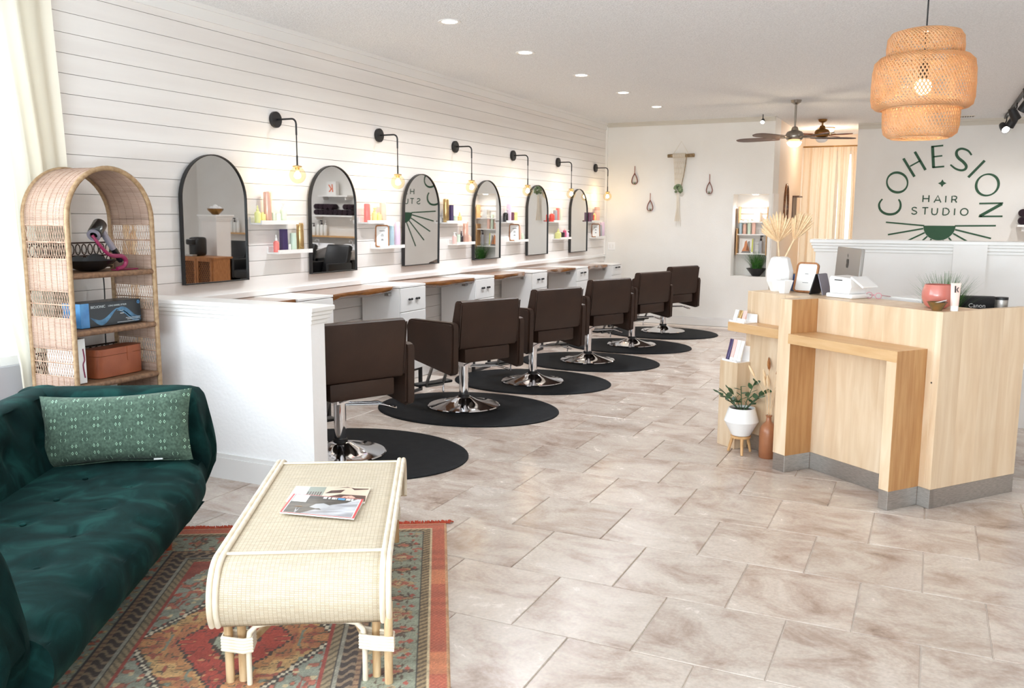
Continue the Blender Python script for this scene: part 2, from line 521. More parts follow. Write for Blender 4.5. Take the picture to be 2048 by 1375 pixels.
# white reveal where the niche wraps the corner
struct('trim_6', box(new(), (XC, YB + .02, .75), (XC + .012, YB + .5, 1.93)), m_white)

def pony_cap(bm, x0, x1, y0, y1, z1, ends=(0, 1)):
    """moulded cap: stacked steps running round a low wall"""
    for dz0, dz1, o in ((-.028, 0, .045), (-.05, -.028, .034), (-.075, -.05, .026), (-.10, -.075, .014)):
        box(bm, (x0 - o * ends[0], y0 - o, z1 + dz0), (x1 + o * ends[1], y1 + o, z1 + dz1), bev=.004)
    return bm
# low wall between the waiting corner and the stylist stations
hw = struct('wall_half_front', box(new(), (0, 3.95, 0), (1.43, 4.075, .985)), mat('half_wall_paint', rgb(246, 246, 247), .5, bump=.2, bs=45))
struct('cap_moulding', pony_cap(new(), 0, 1.43, 3.95, 4.075, 1.078), m_trim, hw)
struct('baseboard', box(box(new(), (0, 3.932, 0), (1.435, 3.95, .13)), (0, 3.938, .13), (1.433, 3.95, .155)), m_base, hw)
# taller low wall behind the reception desk
h2 = struct('wall_half_reception', box(new(), (3.70, 7.6, 0), (7.2, 7.75, 1.315)), m_white)
struct('cap_moulding', pony_cap(new(), 3.70, 7.2, 7.6, 7.75, 1.412, (1, 0)), m_trim, h2)
struct('pilaster', box(box(new(), (4.705, 7.535, 0), (4.935, 7.6, 1.385)), (4.67, 7.525, 0), (4.97, 7.6, .15)), m_white, h2)
# pillar that ends the wash area, seen in the first mirror
pl = struct('pillar_wash', box(box(new(), (5.95, 10.9, 0), (6.27, 11.22, 1.40)), (5.92, 10.87, 0), (6.30, 11.25, .15)), m_white)
struct('cap_moulding', pony_cap(new(), 5.95, 6.27, 10.9, 11.22, 1.50, (1, 1)), m_trim, pl)

# ------------------------------------------------------------------ salon chairs and mats
CHPOS = [(1.075, 4.68), (1.10, 6.36), (1.165, 7.63), (1.195, 9.06), (1.255, 10.46), (1.245, 11.92)]
MATPOS = [(1.137, 4.783), (1.15, 6.33), (1.13, 7.69), (1.219, 9.05), (1.235, 10.40), (1.25, 11.80)]
ORD = ['nearest the low wall', 'second from the low wall', 'third from the low wall', 'fourth from the low wall', 'fifth from the low wall', 'farthest back by the plain wall']
mm = None
for k, (x, y) in enumerate(MATPOS):
    lab = 'black oval rubber floor mat under the styling chair ' + ORD[k]
    if mm is None:
        bm = new()
        rows = []
        for f, z in ((1.0, 0.0), (1.0, .006), (.985, .012), (.96, .014)):
            rows.append([Vector((.78 * f * math.cos(2 * PI * i / 72), .63 * f * math.sin(2 * PI * i / 72), z)) for i in range(72)])
        V = grid(bm, rows, False, True)
        bm.faces.new(V[-1]); bm.faces.new(V[0][::-1])
        mm = tag(obj('anti_fatigue_mat', bm, m_rubber, None, 30, loc=(x, y, .001)), lab, 'mat', 'oval mats under the styling chairs')
    else:
        c = mm.copy(); COL.objects.link(c); c.location = (x, y, .001); c['label'] = lab

def make_chair():
    t = thing('styling_chair', '', 'chair', (0, 0, 0), 0, 'brown styling chairs')
    z0 = .016
    obj('base_disc', lathe(new(), [(.30, z0), (.302, z0 + .008), (.295, z0 + .014), (.24, z0 + .020), (.17, z0 + .034), (.11, z0 + .054), (.075, z0 + .072), (.056, z0 + .082)], 48), m_chrome, t, 30)
    col = obj('column', lathe(new(), [(.040, .09), (.040, .38), (.045, .385), (.045, .44)], 24), m_chrome, t, 30)
    obj('collar', lathe(new(), [(.046, .09), (.049, .095), (.049, .112), (.044, .12)], 24), m_black, t, 30)
    obj('lift_plate', box(box(new(), (-.12, -.12, .425), (.12, .12, .445)), (-.05, -.06, .36), (.05, .06, .427)), m_chrome, t, 0)
    # pump lever: a bent loop of chrome rod on the right-hand side
    pts = [(.03, -.05, .365), (.20, -.16, .365), (.275, -.205, .335), (.29, -.235, .33), (.265, -.255, .335), (.18, -.215, .365), (-.01, -.10, .365)]
    obj('pump_lever', tube(new(), pts, .0075, 8), m_chrome, t, 60)
    obj('seat_cushion', box(new(), (-.235, -.27, .45), (.235, .25, .565), bev=.025, seg=3), m_brown, t, 40)
    obj('seat_skirt', box(new(), (-.232, -.315, .438), (.232, .20, .552), bev=.012, seg=2), m_brown, t, 40)
    # back: a wedge-sided padded slab leaning backwards
    bm = new()
    n = 7
    prof = [(-.20, .555), (-.315, .555), (-.325, .57), (-.362, .905), (-.355, .925), (-.335, .935), (-.29, .932), (-.27, .92), (-.19, .60)]
    prism(bm, prof, -.302, .302, frame_M((0, 0, 0), (0, 1, 0), (0, 0, 1), (1, 0, 0)))
    bmesh.ops.bevel(bm, geom=[e for e in bm.edges if abs(e.verts[0].co.x - e.verts[1].co.x) < 1e-4], offset=.012, segments=2, affect='EDGES')
    bk = obj('backrest', bm, m_brown, t, 40)
    for s in (-1, 1): obj('piping', tube(new(), [(s * .30, -.318, .57), (s * .30, -.362, .915)], .005, 6), m_brown, bk, 60)
    for s in (-1, 1):
        bm = new()
        pr = [(-.30, .352), (.27, .43), (.285, .45), (.285, .70), (.265, .742), (.23, .755), (-.30, .768), (-.335, .758), (-.345, .73), (-.335, .37)]
        a, b_ = (.306, .378) if s > 0 else (-.378, -.306)
        prism(bm, pr, a, b_, frame_M((0, 0, 0), (0, 1, 0), (0, 0, 1), (1, 0, 0)))
        bmesh.ops.bevel(bm, geom=[e for e in bm.edges if abs(e.verts[0].co.x - e.verts[1].co.x) < 1e-4], offset=.014, segments=2, affect='EDGES')
        ar = obj('armrest', bm, m_brown, t, 40)
        obj('arm_bracket', box(new(), (s * .23, -.12, .46), (s * .31, .10, .50)), m_black, ar, 0)
    fr = obj('footrest_arm', tube(tube(tube(new(), [(-.09, .17, .45), (-.09, .33, .30), (-.09, .42, .13)], .014, 8), [(.09, .17, .45), (.09, .33, .30), (.09, .42, .13)], .014, 8), [(-.09, .42, .13), (.09, .42, .13)], .012, 8), m_steel, t, 40)
    obj('footrest_pad', box(new(), (-.19, .40, .135), (.19, .49, .16), bev=.01, seg=2), m_black, fr, 40)
    obj('foot_tab', tube(new(), [(.12, .45, .13), (.12, .45, .05)], .008, 6), m_chrome, fr, 40)
    return t
ch0 = make_chair()
CHRZ = math.atan2(.915, .40)
for k, (x, y) in enumerate(CHPOS):
    lab = ['brown leather styling chair half hidden by the white low wall', 'brown leather styling chair seen whole, second in the row, arm turned to view',
           'brown leather styling chair third in the row, on its own mat', 'brown leather styling chair fourth in the row, chrome lever sticking out',
           'brown leather styling chair fifth in the row, tan footrest arm showing', 'brown leather styling chair at the far end against the plain back wall'][k]
    if k == 4: lab = 'brown leather styling chair fifth in the row, before the last one'
    if k == 0:
        ch0.location = (x, y, 0); ch0.rotation_euler = (0, 0, CHRZ - .03); ch0['label'] = lab
    else: dup(ch0, (x, y, 0), CHRZ + (0, 0, .02, -.02, .03, .02)[k], lab)

# ------------------------------------------------------------------ stations: drawer cabinets and oak slabs
CAB = [(5.08, .985), (6.455, .985), (7.855, .975), (9.27, .958), (10.68, .936), (12.09, .914)]
m_lam = mat('white_laminate', rgb(240, 239, 238), .3)
STN = ['first', 'second', 'third', 'fourth', 'fifth', 'sixth']
def make_cabinet(h):
    t = thing('drawer_cabinet', '', 'cabinet', (0, 0, 0), 0, 'white station cabinets')
    bm = box(new(), (.03, 0, .225), (.415, .42, h - .022))
    obj('body', bm, m_lam, t, 0)
    obj('top_panel', box(new(), (.024, -.002, h - .018), (.43, .422, h), bev=.002), m_lam, t, 0)
    dr = obj('drawer', box(new(), (.416, .004, .757), (.432, .416, h - .024), bev=.002), m_lam, t, 0)
    hb = new()
    for q in (-.085, -.045, .035, .075):
        sphere(hb, (.444, .21 + q, .862), .011, 8, 6)
        tube(hb, [(.43, .21 + q, .862), (.446, .21 + q, .862)], .005, 6)
    tube(hb, [(.444, .125, .862), (.444, .165, .856)], .005, 6); tube(hb, [(.444, .245, .869), (.444, .285, .862)], .005, 6)
    obj('handle', hb, m_black, dr, 40)
    obj('door', box(new(), (.416, .004, .228), (.432, .416, .75), bev=.002), m_lam, t, 0)
    for x in (.06, .385):
        lg = new()
        for (a, b_) in (((x - .014, .02, 0), (x + .014, .045, .225)), ((x - .014, .375, 0), (x + .014, .40, .225)), ((x - .014, .045, .0), (x + .014, .375, .022)), ((x - .014, .045, .2), (x + .014, .375, .225))):
            box(lg, a, b_)
        obj('sled_leg', lg, m_black, t, 0)
    return t
for k, (y, h) in enumerate(CAB):
    c = make_cabinet(h)
    c.location = (0, y, 0)
    c['label'] = 'white two-part drawer cabinet on black sled legs, %s along the station row' % STN[k] if k else 'white drawer cabinet just behind the low wall, only its top showing'
GAPS = [(4.12, 5.075), (5.507, 6.45), (6.88, 7.85), (8.28, 9.265), (9.695, 10.675), (11.105, 12.085), (12.515, 12.93)]
for k, (a, b_) in enumerate(GAPS):
    h = ([.985, .985, .985, .975, .958, .936, .914])[k]
    h2_ = ([.985, .985, .975, .958, .936, .914, .91])[k]
    if k == 6: continue
    t = thing('station_worktop', 'live-edge oak worktop slab before the %s mirror' % STN[k] if k else 'live-edge oak slab end showing over the low wall cap', 'worktop', (0, a, 0), 0, 'oak station worktops')
    L = b_ - a
    bm = new()
    rows = []
    rr = random.Random(40 + k)
    ph = rr.random() * 6
    N = 26
    for i in range(N + 1):
        f = i / N
        z = h + (h2_ - h) * f
        fx = .405 + .025 * math.sin(f * 4.2 + ph) + .008 * math.sin(f * 13 + ph) - (.06 * max(0, (f - .88) / .12) ** 2 if k % 2 else 0)
        yy = .003 + f * (L - .006)
        bot = z - .058 - .008 * math.sin(f * 9 + ph)
        rows.append([Vector((.024, yy, z)), Vector((.024, yy, bot)), Vector((fx - .035, yy, bot)), Vector((fx - .005, yy, bot + .02)), Vector((fx, yy, z - .02)), Vector((fx - .004, yy, z))])
    V = grid(bm, rows, False, True)
    bm.faces.new(V[0]); bm.faces.new(V[-1][::-1])
    obj('slab', bm, m_wood, t, 40)
    obj('bracket', box(new(), (.30, L - .05, h2_ - .085), (.34, L - .004, h2_ - .062)), m_steel, t, 0)

# ------------------------------------------------------------------ arched mirrors
MIRR = [(4.40, 5.02), (5.752, 6.375), (7.14, 7.80), (8.565, 9.22), (9.985, 10.63), (11.43, 12.09)]
MZ = [(1.117, 1.998), (1.117, 1.995), (1.113, 1.99), (1.11, 1.985), (1.107, 1.98), (1.095, 1.975)]
TILT = [.008, .008, .02, .008, 0, 0]
SEEN = ['reflecting the wicker-front cabinet and pillar', 'reflecting wash basins and dark towels', 'reflecting part of the green lettering', 'reflecting the niche and grass bowl', 'reflecting the hanging macrame planter', 'farthest along, reflecting only pale wall']
for k in range(6):
    a, b_ = MIRR[k]; z0, z1 = MZ[k]
    w = b_ - a
    t = thing('arched_mirror', 'tall black-framed arched wall mirror ' + SEEN[k], 'mirror', (.012, (a + b_) / 2, z0), 0, 'arched station mirrors')
    t.rotation_euler = (0, TILT[k], 0)
    def arch(w, h, n=28):
        r = w / 2
        return [(-r, 0), (r, 0)] + [(r * math.cos(PI * i / n), h - r + r * math.sin(PI * i / n)) for i in range(n + 1)]
    P1, P2 = arch(w, z1 - z0), arch(w - .015, z1 - z0 - .015)
    P2 = [(x, z + .0075) for x, z in P2]
    M = frame_M((0, 0, 0), (0, 1, 0), (0, 0, 1), (1, 0, 0))
    bm = new()
    A = [bm.verts.new(M @ Vector((x, z, 0))) for x, z in P1]; B = [bm.verts.new(M @ Vector((x, z, .03))) for x, z in P1]
    C_ = [bm.verts.new(M @ Vector((x, z, .03))) for x, z in P2]; D_ = [bm.verts.new(M @ Vector((x, z, 0))) for x, z in P2]
    n = len(P1)
    for i in range(n):
        j = (i + 1) % n
        for X, Y in ((A, B), (B, C_), (C_, D_), (D_, A)):
            bm.faces.new((X[i], X[j], Y[j], Y[i]))
    obj('frame', bm, m_black, t, 30)
    obj('glass', prism(new(), P2, .012, .02, M), m_mirror, t, 0)

# ------------------------------------------------------------------ wall sconces
m_fil = mat('filament', rgb(255, 230, 170), .5, emit=rgb(255, 214, 140), es=55)
SCY = [5.40, 6.79, 8.198, 9.61, 11.01, 12.46]
m_sock = mat('pale_brass', rgb(200, 170, 120), .3, 1.0)
def make_sconce():
    t = thing('globe_sconce', '', 'lamp', (0, 0, 0), 0, 'globe wall sconces')
    obj('backplate', lathe(new(), [(0, 0), (.058, 0), (.06, .004), (.06, .024), (.056, .028), (0, .028)], 32, RY(PI / 2)), m_black, t, 40)
    pts = [(.02, 0, 0), (.165, 0, 0)] + [(.165 + .04 * math.sin(q), 0, -.04 + .04 * math.cos(q)) for q in (.3, .6, .9, 1.2, PI / 2)]
    pts += [(.205, 0, -.12)]
    am = obj('arm', tube(new(), pts, .007, 10), m_black, t, 60)
    obj('drop_rod', tube(tube(new(), [(.205, 0, -.10), (.205, 0, -.36)], .0045, 8), [(.205, 0, -.27), (.205, 0, -.35)], .007, 8), m_black, am, 60)
    obj('socket_cap', lathe(new(), [(.006, -.34), (.034, -.347), (.035, -.356), (.016, -.358), (.016, -.375)], 20, T(.205, 0, 0)), m_sock, t, 40)
    g = new(); sphere(g, (.205, 0, -.415), .062, 24, 16)
    obj('globe', g, m_globe, t, 80)
    b = new(); sphere(b, (.205, 0, -.408), .019, 12, 8, sc=(1, 1, 1.35))
    obj('bulb', b, m_fil, t, 80)
    return t
sc0 = make_sconce()
SCL = ['first, between the first two mirrors', 'second, between the second and third mirrors', 'third, before the mirror with the niche', 'fourth, before the mirror with the macrame', 'fifth, before the farthest mirror', 'sixth and last, close to the wall corner']
for k, y in enumerate(SCY):
    lab = 'black swan-neck wall sconce with lit amber globe, ' + SCL[k]
    if k == 0:
        sc0.location = (0, y, 2.30); sc0['label'] = lab
        sc = sc0
    else: sc = dup(sc0, (0, y, 2.30), 0, lab)
    point('sconce_light', (.205, y, 1.888), 4.5, (1.0, .84, .60), .03)

# ------------------------------------------------------------------ picture ledges and the bottles on them
def make_ledge(w):
    t = thing('wall_ledge', '', 'shelf', (0, 0, 0), 0, 'white wall ledges')
    obj('board', box(new(), (0, 0, 0), (.115, w, .012)), m_trim, t, 0)
    obj('back_strip', box(new(), (0, 0, .012), (.012, w, .055)), m_trim, t, 0)
    obj('front_lip', box(new(), (.103, 0, .012), (.115, w, .03)), m_trim, t, 0)
    return t
UPY = [(5.09, 1.518), (6.45, 1.518), (7.845, 1.512), (9.235, 1.512), (10.66, 1.512), (12.09, 1.508)]
LOY = [(5.272, 1.296), (6.635, 1.293), (8.05, 1.29), (9.455, 1.287), (10.88, 1.287), (12.27, 1.278)]
WHERE = ['between the first and second mirrors', 'between the second and third mirrors', 'between the third and fourth mirrors', 'between the fourth and fifth mirrors', 'between the fifth and sixth mirrors', 'between the last mirror and the corner']
lw = {}
for k in range(6):
    for nm, (y, z) in (('upper', UPY[k]), ('lower', LOY[k])):
        t = make_ledge(.42 if nm == 'upper' else .40)
        t.location = (0, y, z)
        t['label'] = '%s white picture ledge %s' % (nm, WHERE[k])

CLR = dict(lime=(222, 222, 150), pink=(226, 190, 184), mint=(204, 222, 204), white=(236, 236, 232), coral=(236, 128, 122), purple=(62, 48, 92), gold=(190, 160, 112), yellow=(230, 222, 150),
           peach=(240, 196, 182), blue=(184, 212, 226), lilac=(226, 204, 226), black=(34, 32, 36), rose=(222, 178, 162), plum=(104, 54, 78), grey=(168, 170, 176), red=(232, 88, 76), magenta=(200, 90, 130), orange=(232, 190, 130), dark=(52, 40, 46))
BM = {}
def bmat(c):
    if c not in BM:
        met = 0.85 if c == 'gold' else (.25 if c == 'rose' else 0)
        BM[c] = mat(c + '_bottle', rgb(*CLR[c]), .3 if not met else .25, met)
    return BM[c]
def bottle(kind, colr, loc, h, r, label, group, lean=0.0, cap=None):
    """kind: can, pump, dropper, jar, flask"""
    t = thing({'can': 'spray_can', 'pump': 'spray_bottle', 'dropper': 'dropper_bottle', 'jar': 'product_jar', 'flask': 'flat_bottle', 'carton': 'product_carton'}[kind], label, 'carton' if kind == 'carton' else 'bottle', loc, 0, group)
    if lean: t.rotation_euler = (lean, 0, 0)
    c = bmat(colr); cm = bmat(cap) if cap else m_plast
    if kind == 'can':
        hc = h * .24
        obj('body', lathe(new(), [(r * .92, 0), (r, .004), (r, h - hc - .004), (r * .97, h - hc)], 16), c, t, 40)
        obj('cap', lathe(new(), [(r * .96, h - hc), (r * .96, h - .01), (r * .85, h - .002), (r * .6, h)], 16), cm if cap else c, t, 40)
    elif kind == 'pump':
        obj('body', lathe(new(), [(r * .95, 0), (r, .004), (r, h * .62), (r * .8, h * .68), (r * .4, h * .72)], 16), c, t, 40)
        hd = lathe(new(), [(r * .45, h * .71), (r * .5, h * .72), (r * .5, h * .82), (r * .22, h * .84), (r * .22, h * .94)], 12)
        box(hd, (-r * .3, -r * .3, h * .93), (r * 1.0, r * .3, h))
        obj('pump_head', hd, cm, t, 40)
    elif kind == 'dropper':
        obj('body', lathe(new(), [(r * .95, 0), (r, .004), (r, h * .55), (r * .7, h * .63), (r * .38, h * .66)], 16), c, t, 40)
        obj('cap', lathe(new(), [(r * .42, h * .65), (r * .42, h * .78), (r * .25, h * .81), (r * .2, h * .98), (0, h)], 12), cm if cap else c, t, 40)
    elif kind == 'jar':
        obj('body', lathe(new(), [(r * .95, 0), (r, .003), (r, h * .7), (r * .9, h * .74)], 18), c, t, 40)
        obj('lid', lathe(new(), [(r * 1.02, h * .74), (r * 1.02, h * .98), (r * .95, h)], 18), cm if cap else c, t, 40)
    elif kind == 'flask':
        obj('body', box(new(), (-r * .6, -r, 0), (r * .6, r, h * .84), bev=r * .3, seg=2), c, t, 40)
        obj('cap', lathe(new(), [(r * .4, h * .83), (r * .4, h * .98), (r * .34, h)], 12), cm if cap else c, t, 40)
    else:
        obj('body', box(new(), (-r * .7, -r, 0), (r * .7, r, h), bev=.002), c, t, 0)
        obj('flap', box(new(), (-r * .68, -r * .98, h), (r * .68, r * .98, h + .0015)), cm if cap else c, t, 0)
    return t
def shelf_set(items, zs, level, k, names):
    for it in items:
        kind, colr, (y, h), r, words_ = it[:5]
        bottle(kind, colr, (.055 if len(it) < 7 else it[6], y, zs + .0125), h, r, '%s on the %s ledge %s' % (words_, level, WHERE[k]), 'hair products on the wall ledges', 0, it[5] if len(it) > 5 else None)
shelf_set([('dropper', 'lime', (5.1179, 0.1274), .024, 'lime pointed bottle'), ('flask', 'yellow', (5.1724, 0.0771), .022, 'short yellow flat bottle'), ('can', 'rose', (5.2274, 0.2287), .029, 'tall rose spray can'),
           ('jar', 'mint', (5.2859, 0.0745), .017, 'small round mint tube'), ('carton', 'white', (5.3343, 0.0675), .022, 'small pale carton'), ('pump', 'mint', (5.4034, 0.1474), .025, 'pale green pump bottle')], UPY[0][1], 'upper', 0, '')
shelf_set([('dropper', 'coral', (5.3112, 0.1318), .022, 'coral bottle with white dropper top', 'white'), ('carton', 'purple', (5.3981, 0.1713), .027, 'tall deep purple carton', 'purple'), ('jar', 'white', (5.4568, 0.0576), .015, 'tiny clear white pot'),
           ('can', 'mint', (5.5104, 0.1430), .026, 'pale mint spray can', 'mint'), ('can', 'gold', (5.5957, 0.2186), .029, 'tall gold spray can', 'gold')], LOY[0][1], 'lower', 0, '')
shelf_set([('can', 'coral', (6.5193, 0.1607), .028, 'coral red can'), ('pump', 'yellow', (6.6319, 0.1232), .022, 'pale yellow pump bottle', 'yellow'), ('flask', 'lime', (6.6991, 0.0843), .028, 'short yellow-green flat bottle'), ('can', 'peach', (6.7677, 0.1741), .03, 'tall peach can', 'peach')], UPY[1][1], 'upper', 1, '')
shelf_set([('can', 'blue', (6.8926, 0.1915), .030, 'pale blue spray can', 'blue'), ('can', 'lilac', (7.0027, 0.2261), .028, 'tall lilac-pink can', 'lilac')], LOY[1][1], 'lower', 1, '')
shelf_set([('can', 'gold', (7.9202, 0.2370), .031, 'tall gold can', 'gold'), ('carton', 'purple', (8.0196, 0.1732), .027, 'dark purple carton', 'purple'), ('jar', 'mint', (8.1046, 0.0669), .03, 'squat mint jar', 'mint'), ('dropper', 'orange', (8.2075, 0.1039), .024, 'small orange-topped bottle', 'orange')], UPY[2][1], 'upper', 2, '')
shelf_set([('pump', 'pink', (8.0968, 0.1190), .024, 'pale pink bottle with white top'), ('jar', 'mint', (8.1836, 0.0939), .02, 'mint tube'), ('dropper', 'dark', (8.2440, 0.1312), .022, 'black pointed bottle', 'dark'), ('can', 'rose', (8.3388, 0.2274), .03, 'tall rose-metal can', 'rose'), ('flask', 'peach', (8.4125, 0.0854), .03, 'short peach flat bottle', 'peach')], LOY[2][1], 'lower', 2, '')
shelf_set([('pump', 'black', (9.3223, 0.1496), .030, 'black bottle with white top'), ('can', 'lilac', (9.4102, 0.2085), .03, 'tall lilac can', 'lilac'), ('carton', 'plum', (9.4925, 0.1109), .026, 'plum carton', 'plum'), ('jar', 'yellow', (9.5831, 0.1118), .028, 'yellow tub', 'yellow')], UPY[3][1], 'upper', 3, '')
shelf_set([('can', 'peach', (9.6853, 0.1791), .03, 'rose-pink can', 'peach'), ('flask', 'mint', (9.7865, 0.0904), .026, 'mint flat bottle', 'mint')], LOY[3][1], 'lower', 3, '')
shelf_set([('dropper', 'red', (10.7156, 0.1549), .036, 'bright red bottle with white top', 'white'), ('can', 'grey', (10.8260, 0.1497), .028, 'bluish grey can', 'grey'), ('carton', 'coral', (10.9125, 0.1768), .024, 'coral carton', 'coral'), ('can', 'mint', (11.0001, 0.1780), .028, 'pale grey-green can', 'mint')], UPY[4][1], 'upper', 4, '')
shelf_set([('dropper', 'lime', (10.9377, 0.1322), .042, 'lime bottle with slim neck'), ('jar', 'dark', (11.0789, 0.0802), .034, 'black pot', 'dark'), ('flask', 'magenta', (11.1690, 0.1278), .03, 'magenta flat bottle', 'pink'), ('pump', 'lilac', (11.2513, 0.1083), .028, 'lilac pump bottle')], LOY[4][1], 'lower', 4, '')
shelf_set([('carton', 'plum', (12.1532, 0.1293), .042, 'plum carton', 'plum'), ('jar', 'red', (12.2369, 0.0939), .03, 'small red pot', 'red'), ('flask', 'yellow', (12.3216, 0.1235), .034, 'yellow bottle', 'yellow'), ('can', 'peach', (12.4398, 0.2120), .04, 'tall pink can', 'rose')], UPY[5][1], 'upper', 5, '')
shelf_set([('can', 'grey', (12.5623, 0.1781), .038, 'grey can', 'grey'), ('can', 'lilac', (12.6856, 0.2244), .036, 'tall lilac can', 'lilac')], LOY[5][1], 'lower', 5, '')
def photo_frame(loc, w, h, label, rz):
    t = thing('tilted_frame', label, 'frame', loc, rz, 'wood frames on the wall ledges')
    P = lambda w, h, r: [(cx + r * math.cos(a0 + q * PI / 8), cy + r * math.sin(a0 + q * PI / 8)) for cx, cy, a0 in ((w / 2 - r, h - r, 0), (-w / 2 + r, h - r, PI / 2), (-w / 2 + r, r, PI), (w / 2 - r, r, 1.5 * PI)) for q in range(5)]
    M = RX_(PI / 2 - .18)
    bm = new()
    o, i_ = P(w, h, .022), [(x, y + .01) for x, y in P(w - .02, h - .02, .014)]
    rings = [[bm.verts.new(M @ Vector((x, y, z))) for x, y in q] for q, z in ((o, 0), (o, .014), (i_, .014), (i_, 0))]
    n = len(o)
    for a in range(4):
        for k in range(n):
            bm.faces.new((rings[a][k], rings[a][(k + 1) % n], rings[(a + 1) % 4][(k + 1) % n], rings[(a + 1) % 4][k]))
    obj('frame', bm, m_frwood, t, 30)
    obj('sheet', prism(new(), [(x * .99, .012 + (y - .012) * .99) for x, y in i_], .003, .008, M), m_paper, t, 0)
    ink = new()
    for y0, w0 in ((.72, .4), (.56, .16), (.50, .22), (.34, .14), (.30, .18)):
        prism(ink, [(-w * w0 / 2, h * y0), (w * w0 / 2, h * y0), (w * w0 / 2, h * y0 + .006), (-w * w0 / 2, h * y0 + .006)], .0082, .0086, M)
    obj('print', ink, m_ink, t, 0)
    obj('stand_leg', box(new(), (-.02, .0, .0), (.02, .012, h * .6), M=T(0, .062, 0) @ RX_(.32)), m_frwood, t, 0)
    return t
for k, y in ((1, 6.74), (3, 9.555), (5, 12.38)):
    photo_frame((.062, y, LOY[k][1] + .0125), .125, .20, 'small tilted wooden frame on the lower ledge ' + WHERE[k], .55)

# ------------------------------------------------------------------ waiting corner (sofa, rug, table share one rotated frame: local x across, local y along)
GP, GR = (2.367, 3.827, 0.0), math.radians(30)
def velvet():
    M = mat('green_velvet', rgb(12, 46, 45), .9, sheen=.04)
    t = M.node_tree; b = t.nodes['Principled BSDF']
    tc = t.nodes.new('ShaderNodeTexCoord')
    n = t.nodes.new('ShaderNodeTexNoise'); n.inputs['Scale'].default_value = 5.5; n.inputs['Detail'].default_value = 6; n.inputs['Distortion'].default_value = 1.3
    r = t.nodes.new('ShaderNodeValToRGB')
    r.color_ramp.elements[0].position, r.color_ramp.elements[0].color = .36, rgb(5, 27, 27)
    r.color_ramp.elements[1].position, r.color_ramp.elements[1].color = .68, rgb(21, 58, 55)
    e = r.color_ramp.elements.new(.52); e.color = rgb(9, 38, 37)
    t.links.new(tc.outputs['Object'], n.inputs['Vector']); t.links.new(n.outputs['Fac'], r.inputs[0])
    t.links.new(r.outputs[0], b.inputs['Base Color'])
    b.inputs['Sheen Tint'].default_value = rgb(120, 190, 180)
    b.inputs['Sheen Roughness'].default_value = .35
    b.inputs['Specular IOR Level'].default_value = .1
    n2 = t.nodes.new('ShaderNodeTexNoise'); n2.inputs['Scale'].default_value = 320
    bp = t.nodes.new('ShaderNodeBump'); bp.inputs['Strength'].default_value = .15; bp.inputs['Distance'].default_value = .004
    t.links.new(tc.outputs['Object'], n2.inputs['Vector']); t.links.new(n2.outputs['Fac'], bp.inputs['Height']); t.links.new(bp.outputs[0], b.inputs['Normal'])
    return M
m_velvet = velvet()

def smooth_poly(pts, k=5):
    """closed Catmull-Rom through 2d points"""
    out, n = [], len(pts)
    for i in range(n):
        p0, p1, p2, p3 = pts[i - 1], pts[i], pts[(i + 1) % n], pts[(i + 2) % n]
        for q in range(k):
            t = q / k
            out.append(tuple(.5 * ((2 * b) + (c - a) * t + (2 * a - 5 * b + 4 * c - d) * t * t + (3 * b - a - 3 * c + d) * t ** 3) for a, b, c, d in zip(p0, p1, p2, p3)))
    return out
def smooth_open(pts, k=6):
    out, n = [], len(pts)
    for i in range(n - 1):
        p0, p1, p2, p3 = pts[max(i - 1, 0)], pts[i], pts[i + 1], pts[min(i + 2, n - 1)]
        for q in range(k):
            t = q / k
            out.append(tuple(.5 * ((2 * b) + (c - a) * t + (2 * a - 5 * b + 4 * c - d) * t * t + (3 * b - a - 3 * c + d) * t ** 3) for a, b, c, d in zip(p0, p1, p2, p3)))
    out.append(tuple(pts[-1]))
    return out

sofa = thing('velvet_sofa', 'dark green velvet button-tufted sofa at the edge of the patterned rug', 'sofa', GP, GR)
def tuft(x, y, btn, rad, depth):
    d = 0.0
    for bx, by in btn:
        r2 = ((x - bx) ** 2 + (y - by) ** 2) / (rad * rad)
        if r2 < 6: d += math.exp(-r2 * 1.6)
    return depth * min(d, 1.0)
# seat: the profile runs over the cushion and down the flared front
SU0, SU1 = -2.03, -.13
prof = smooth_open([(-1.90, .40), (-1.84, .425), (-1.70, .435), (-1.50, .44), (-1.30, .445), (-1.18, .435), (-1.115, .405), (-1.092, .355), (-1.10, .30), (-1.15, .23), (-1.21, .165), (-1.24, .145)], 8)
btn = [(-1.36 - .21 * (i % 2) * 0 - .0, SU0 + .22 + .295 * i) for i in range(6)] + [(-1.60, SU0 + .07 + .295 * i) for i in range(7)] + [(-1.14, SU0 + .07 + .295 * i) for i in range(7)]
rows = []
for a in range(96):
    u = SU0 + (SU1 - SU0) * a / 95
    row = []
    for i, (x, z) in enumerate(prof):
        top = 1.0 if z > .40 and x < -1.0 else 0.0
        dz = -tuft(x, u, btn, .06, .02) * (1 if z > .40 else 0)
        wv = .006 * math.sin(u * 21 + x * 9) * (1 if x > -1.12 else .3)
        e_ = min(max((u + .52) / .39, 0), 1); e_ = e_ * e_ * (3 - 2 * e_)
        xs_ = x - (.075 * e_ * min(max((x + 1.35) / .2, 0), 1) if z > .2 else 0)
        row.append(Vector((xs_ + wv * (0 if z > .42 else 1), u, z + dz)))
    rows.append(row)
bm = new()
V = grid(bm, rows)
bm.faces.new(V[0]); bm.faces.new(V[-1][::-1])
bx_ = box(bm, (-1.90, SU0, .14), (-1.24, SU1, .40))
seat = obj('seat', bm, m_velvet, sofa, 60)
bb = new()
for bx, by in btn[:13]:
    sphere(bb, (bx, by, .425), .013, 10, 6, sc=(1, 1, .45))
tag(obj('seat_buttons', bb, m_velvet, seat, 80), kind='stuff')
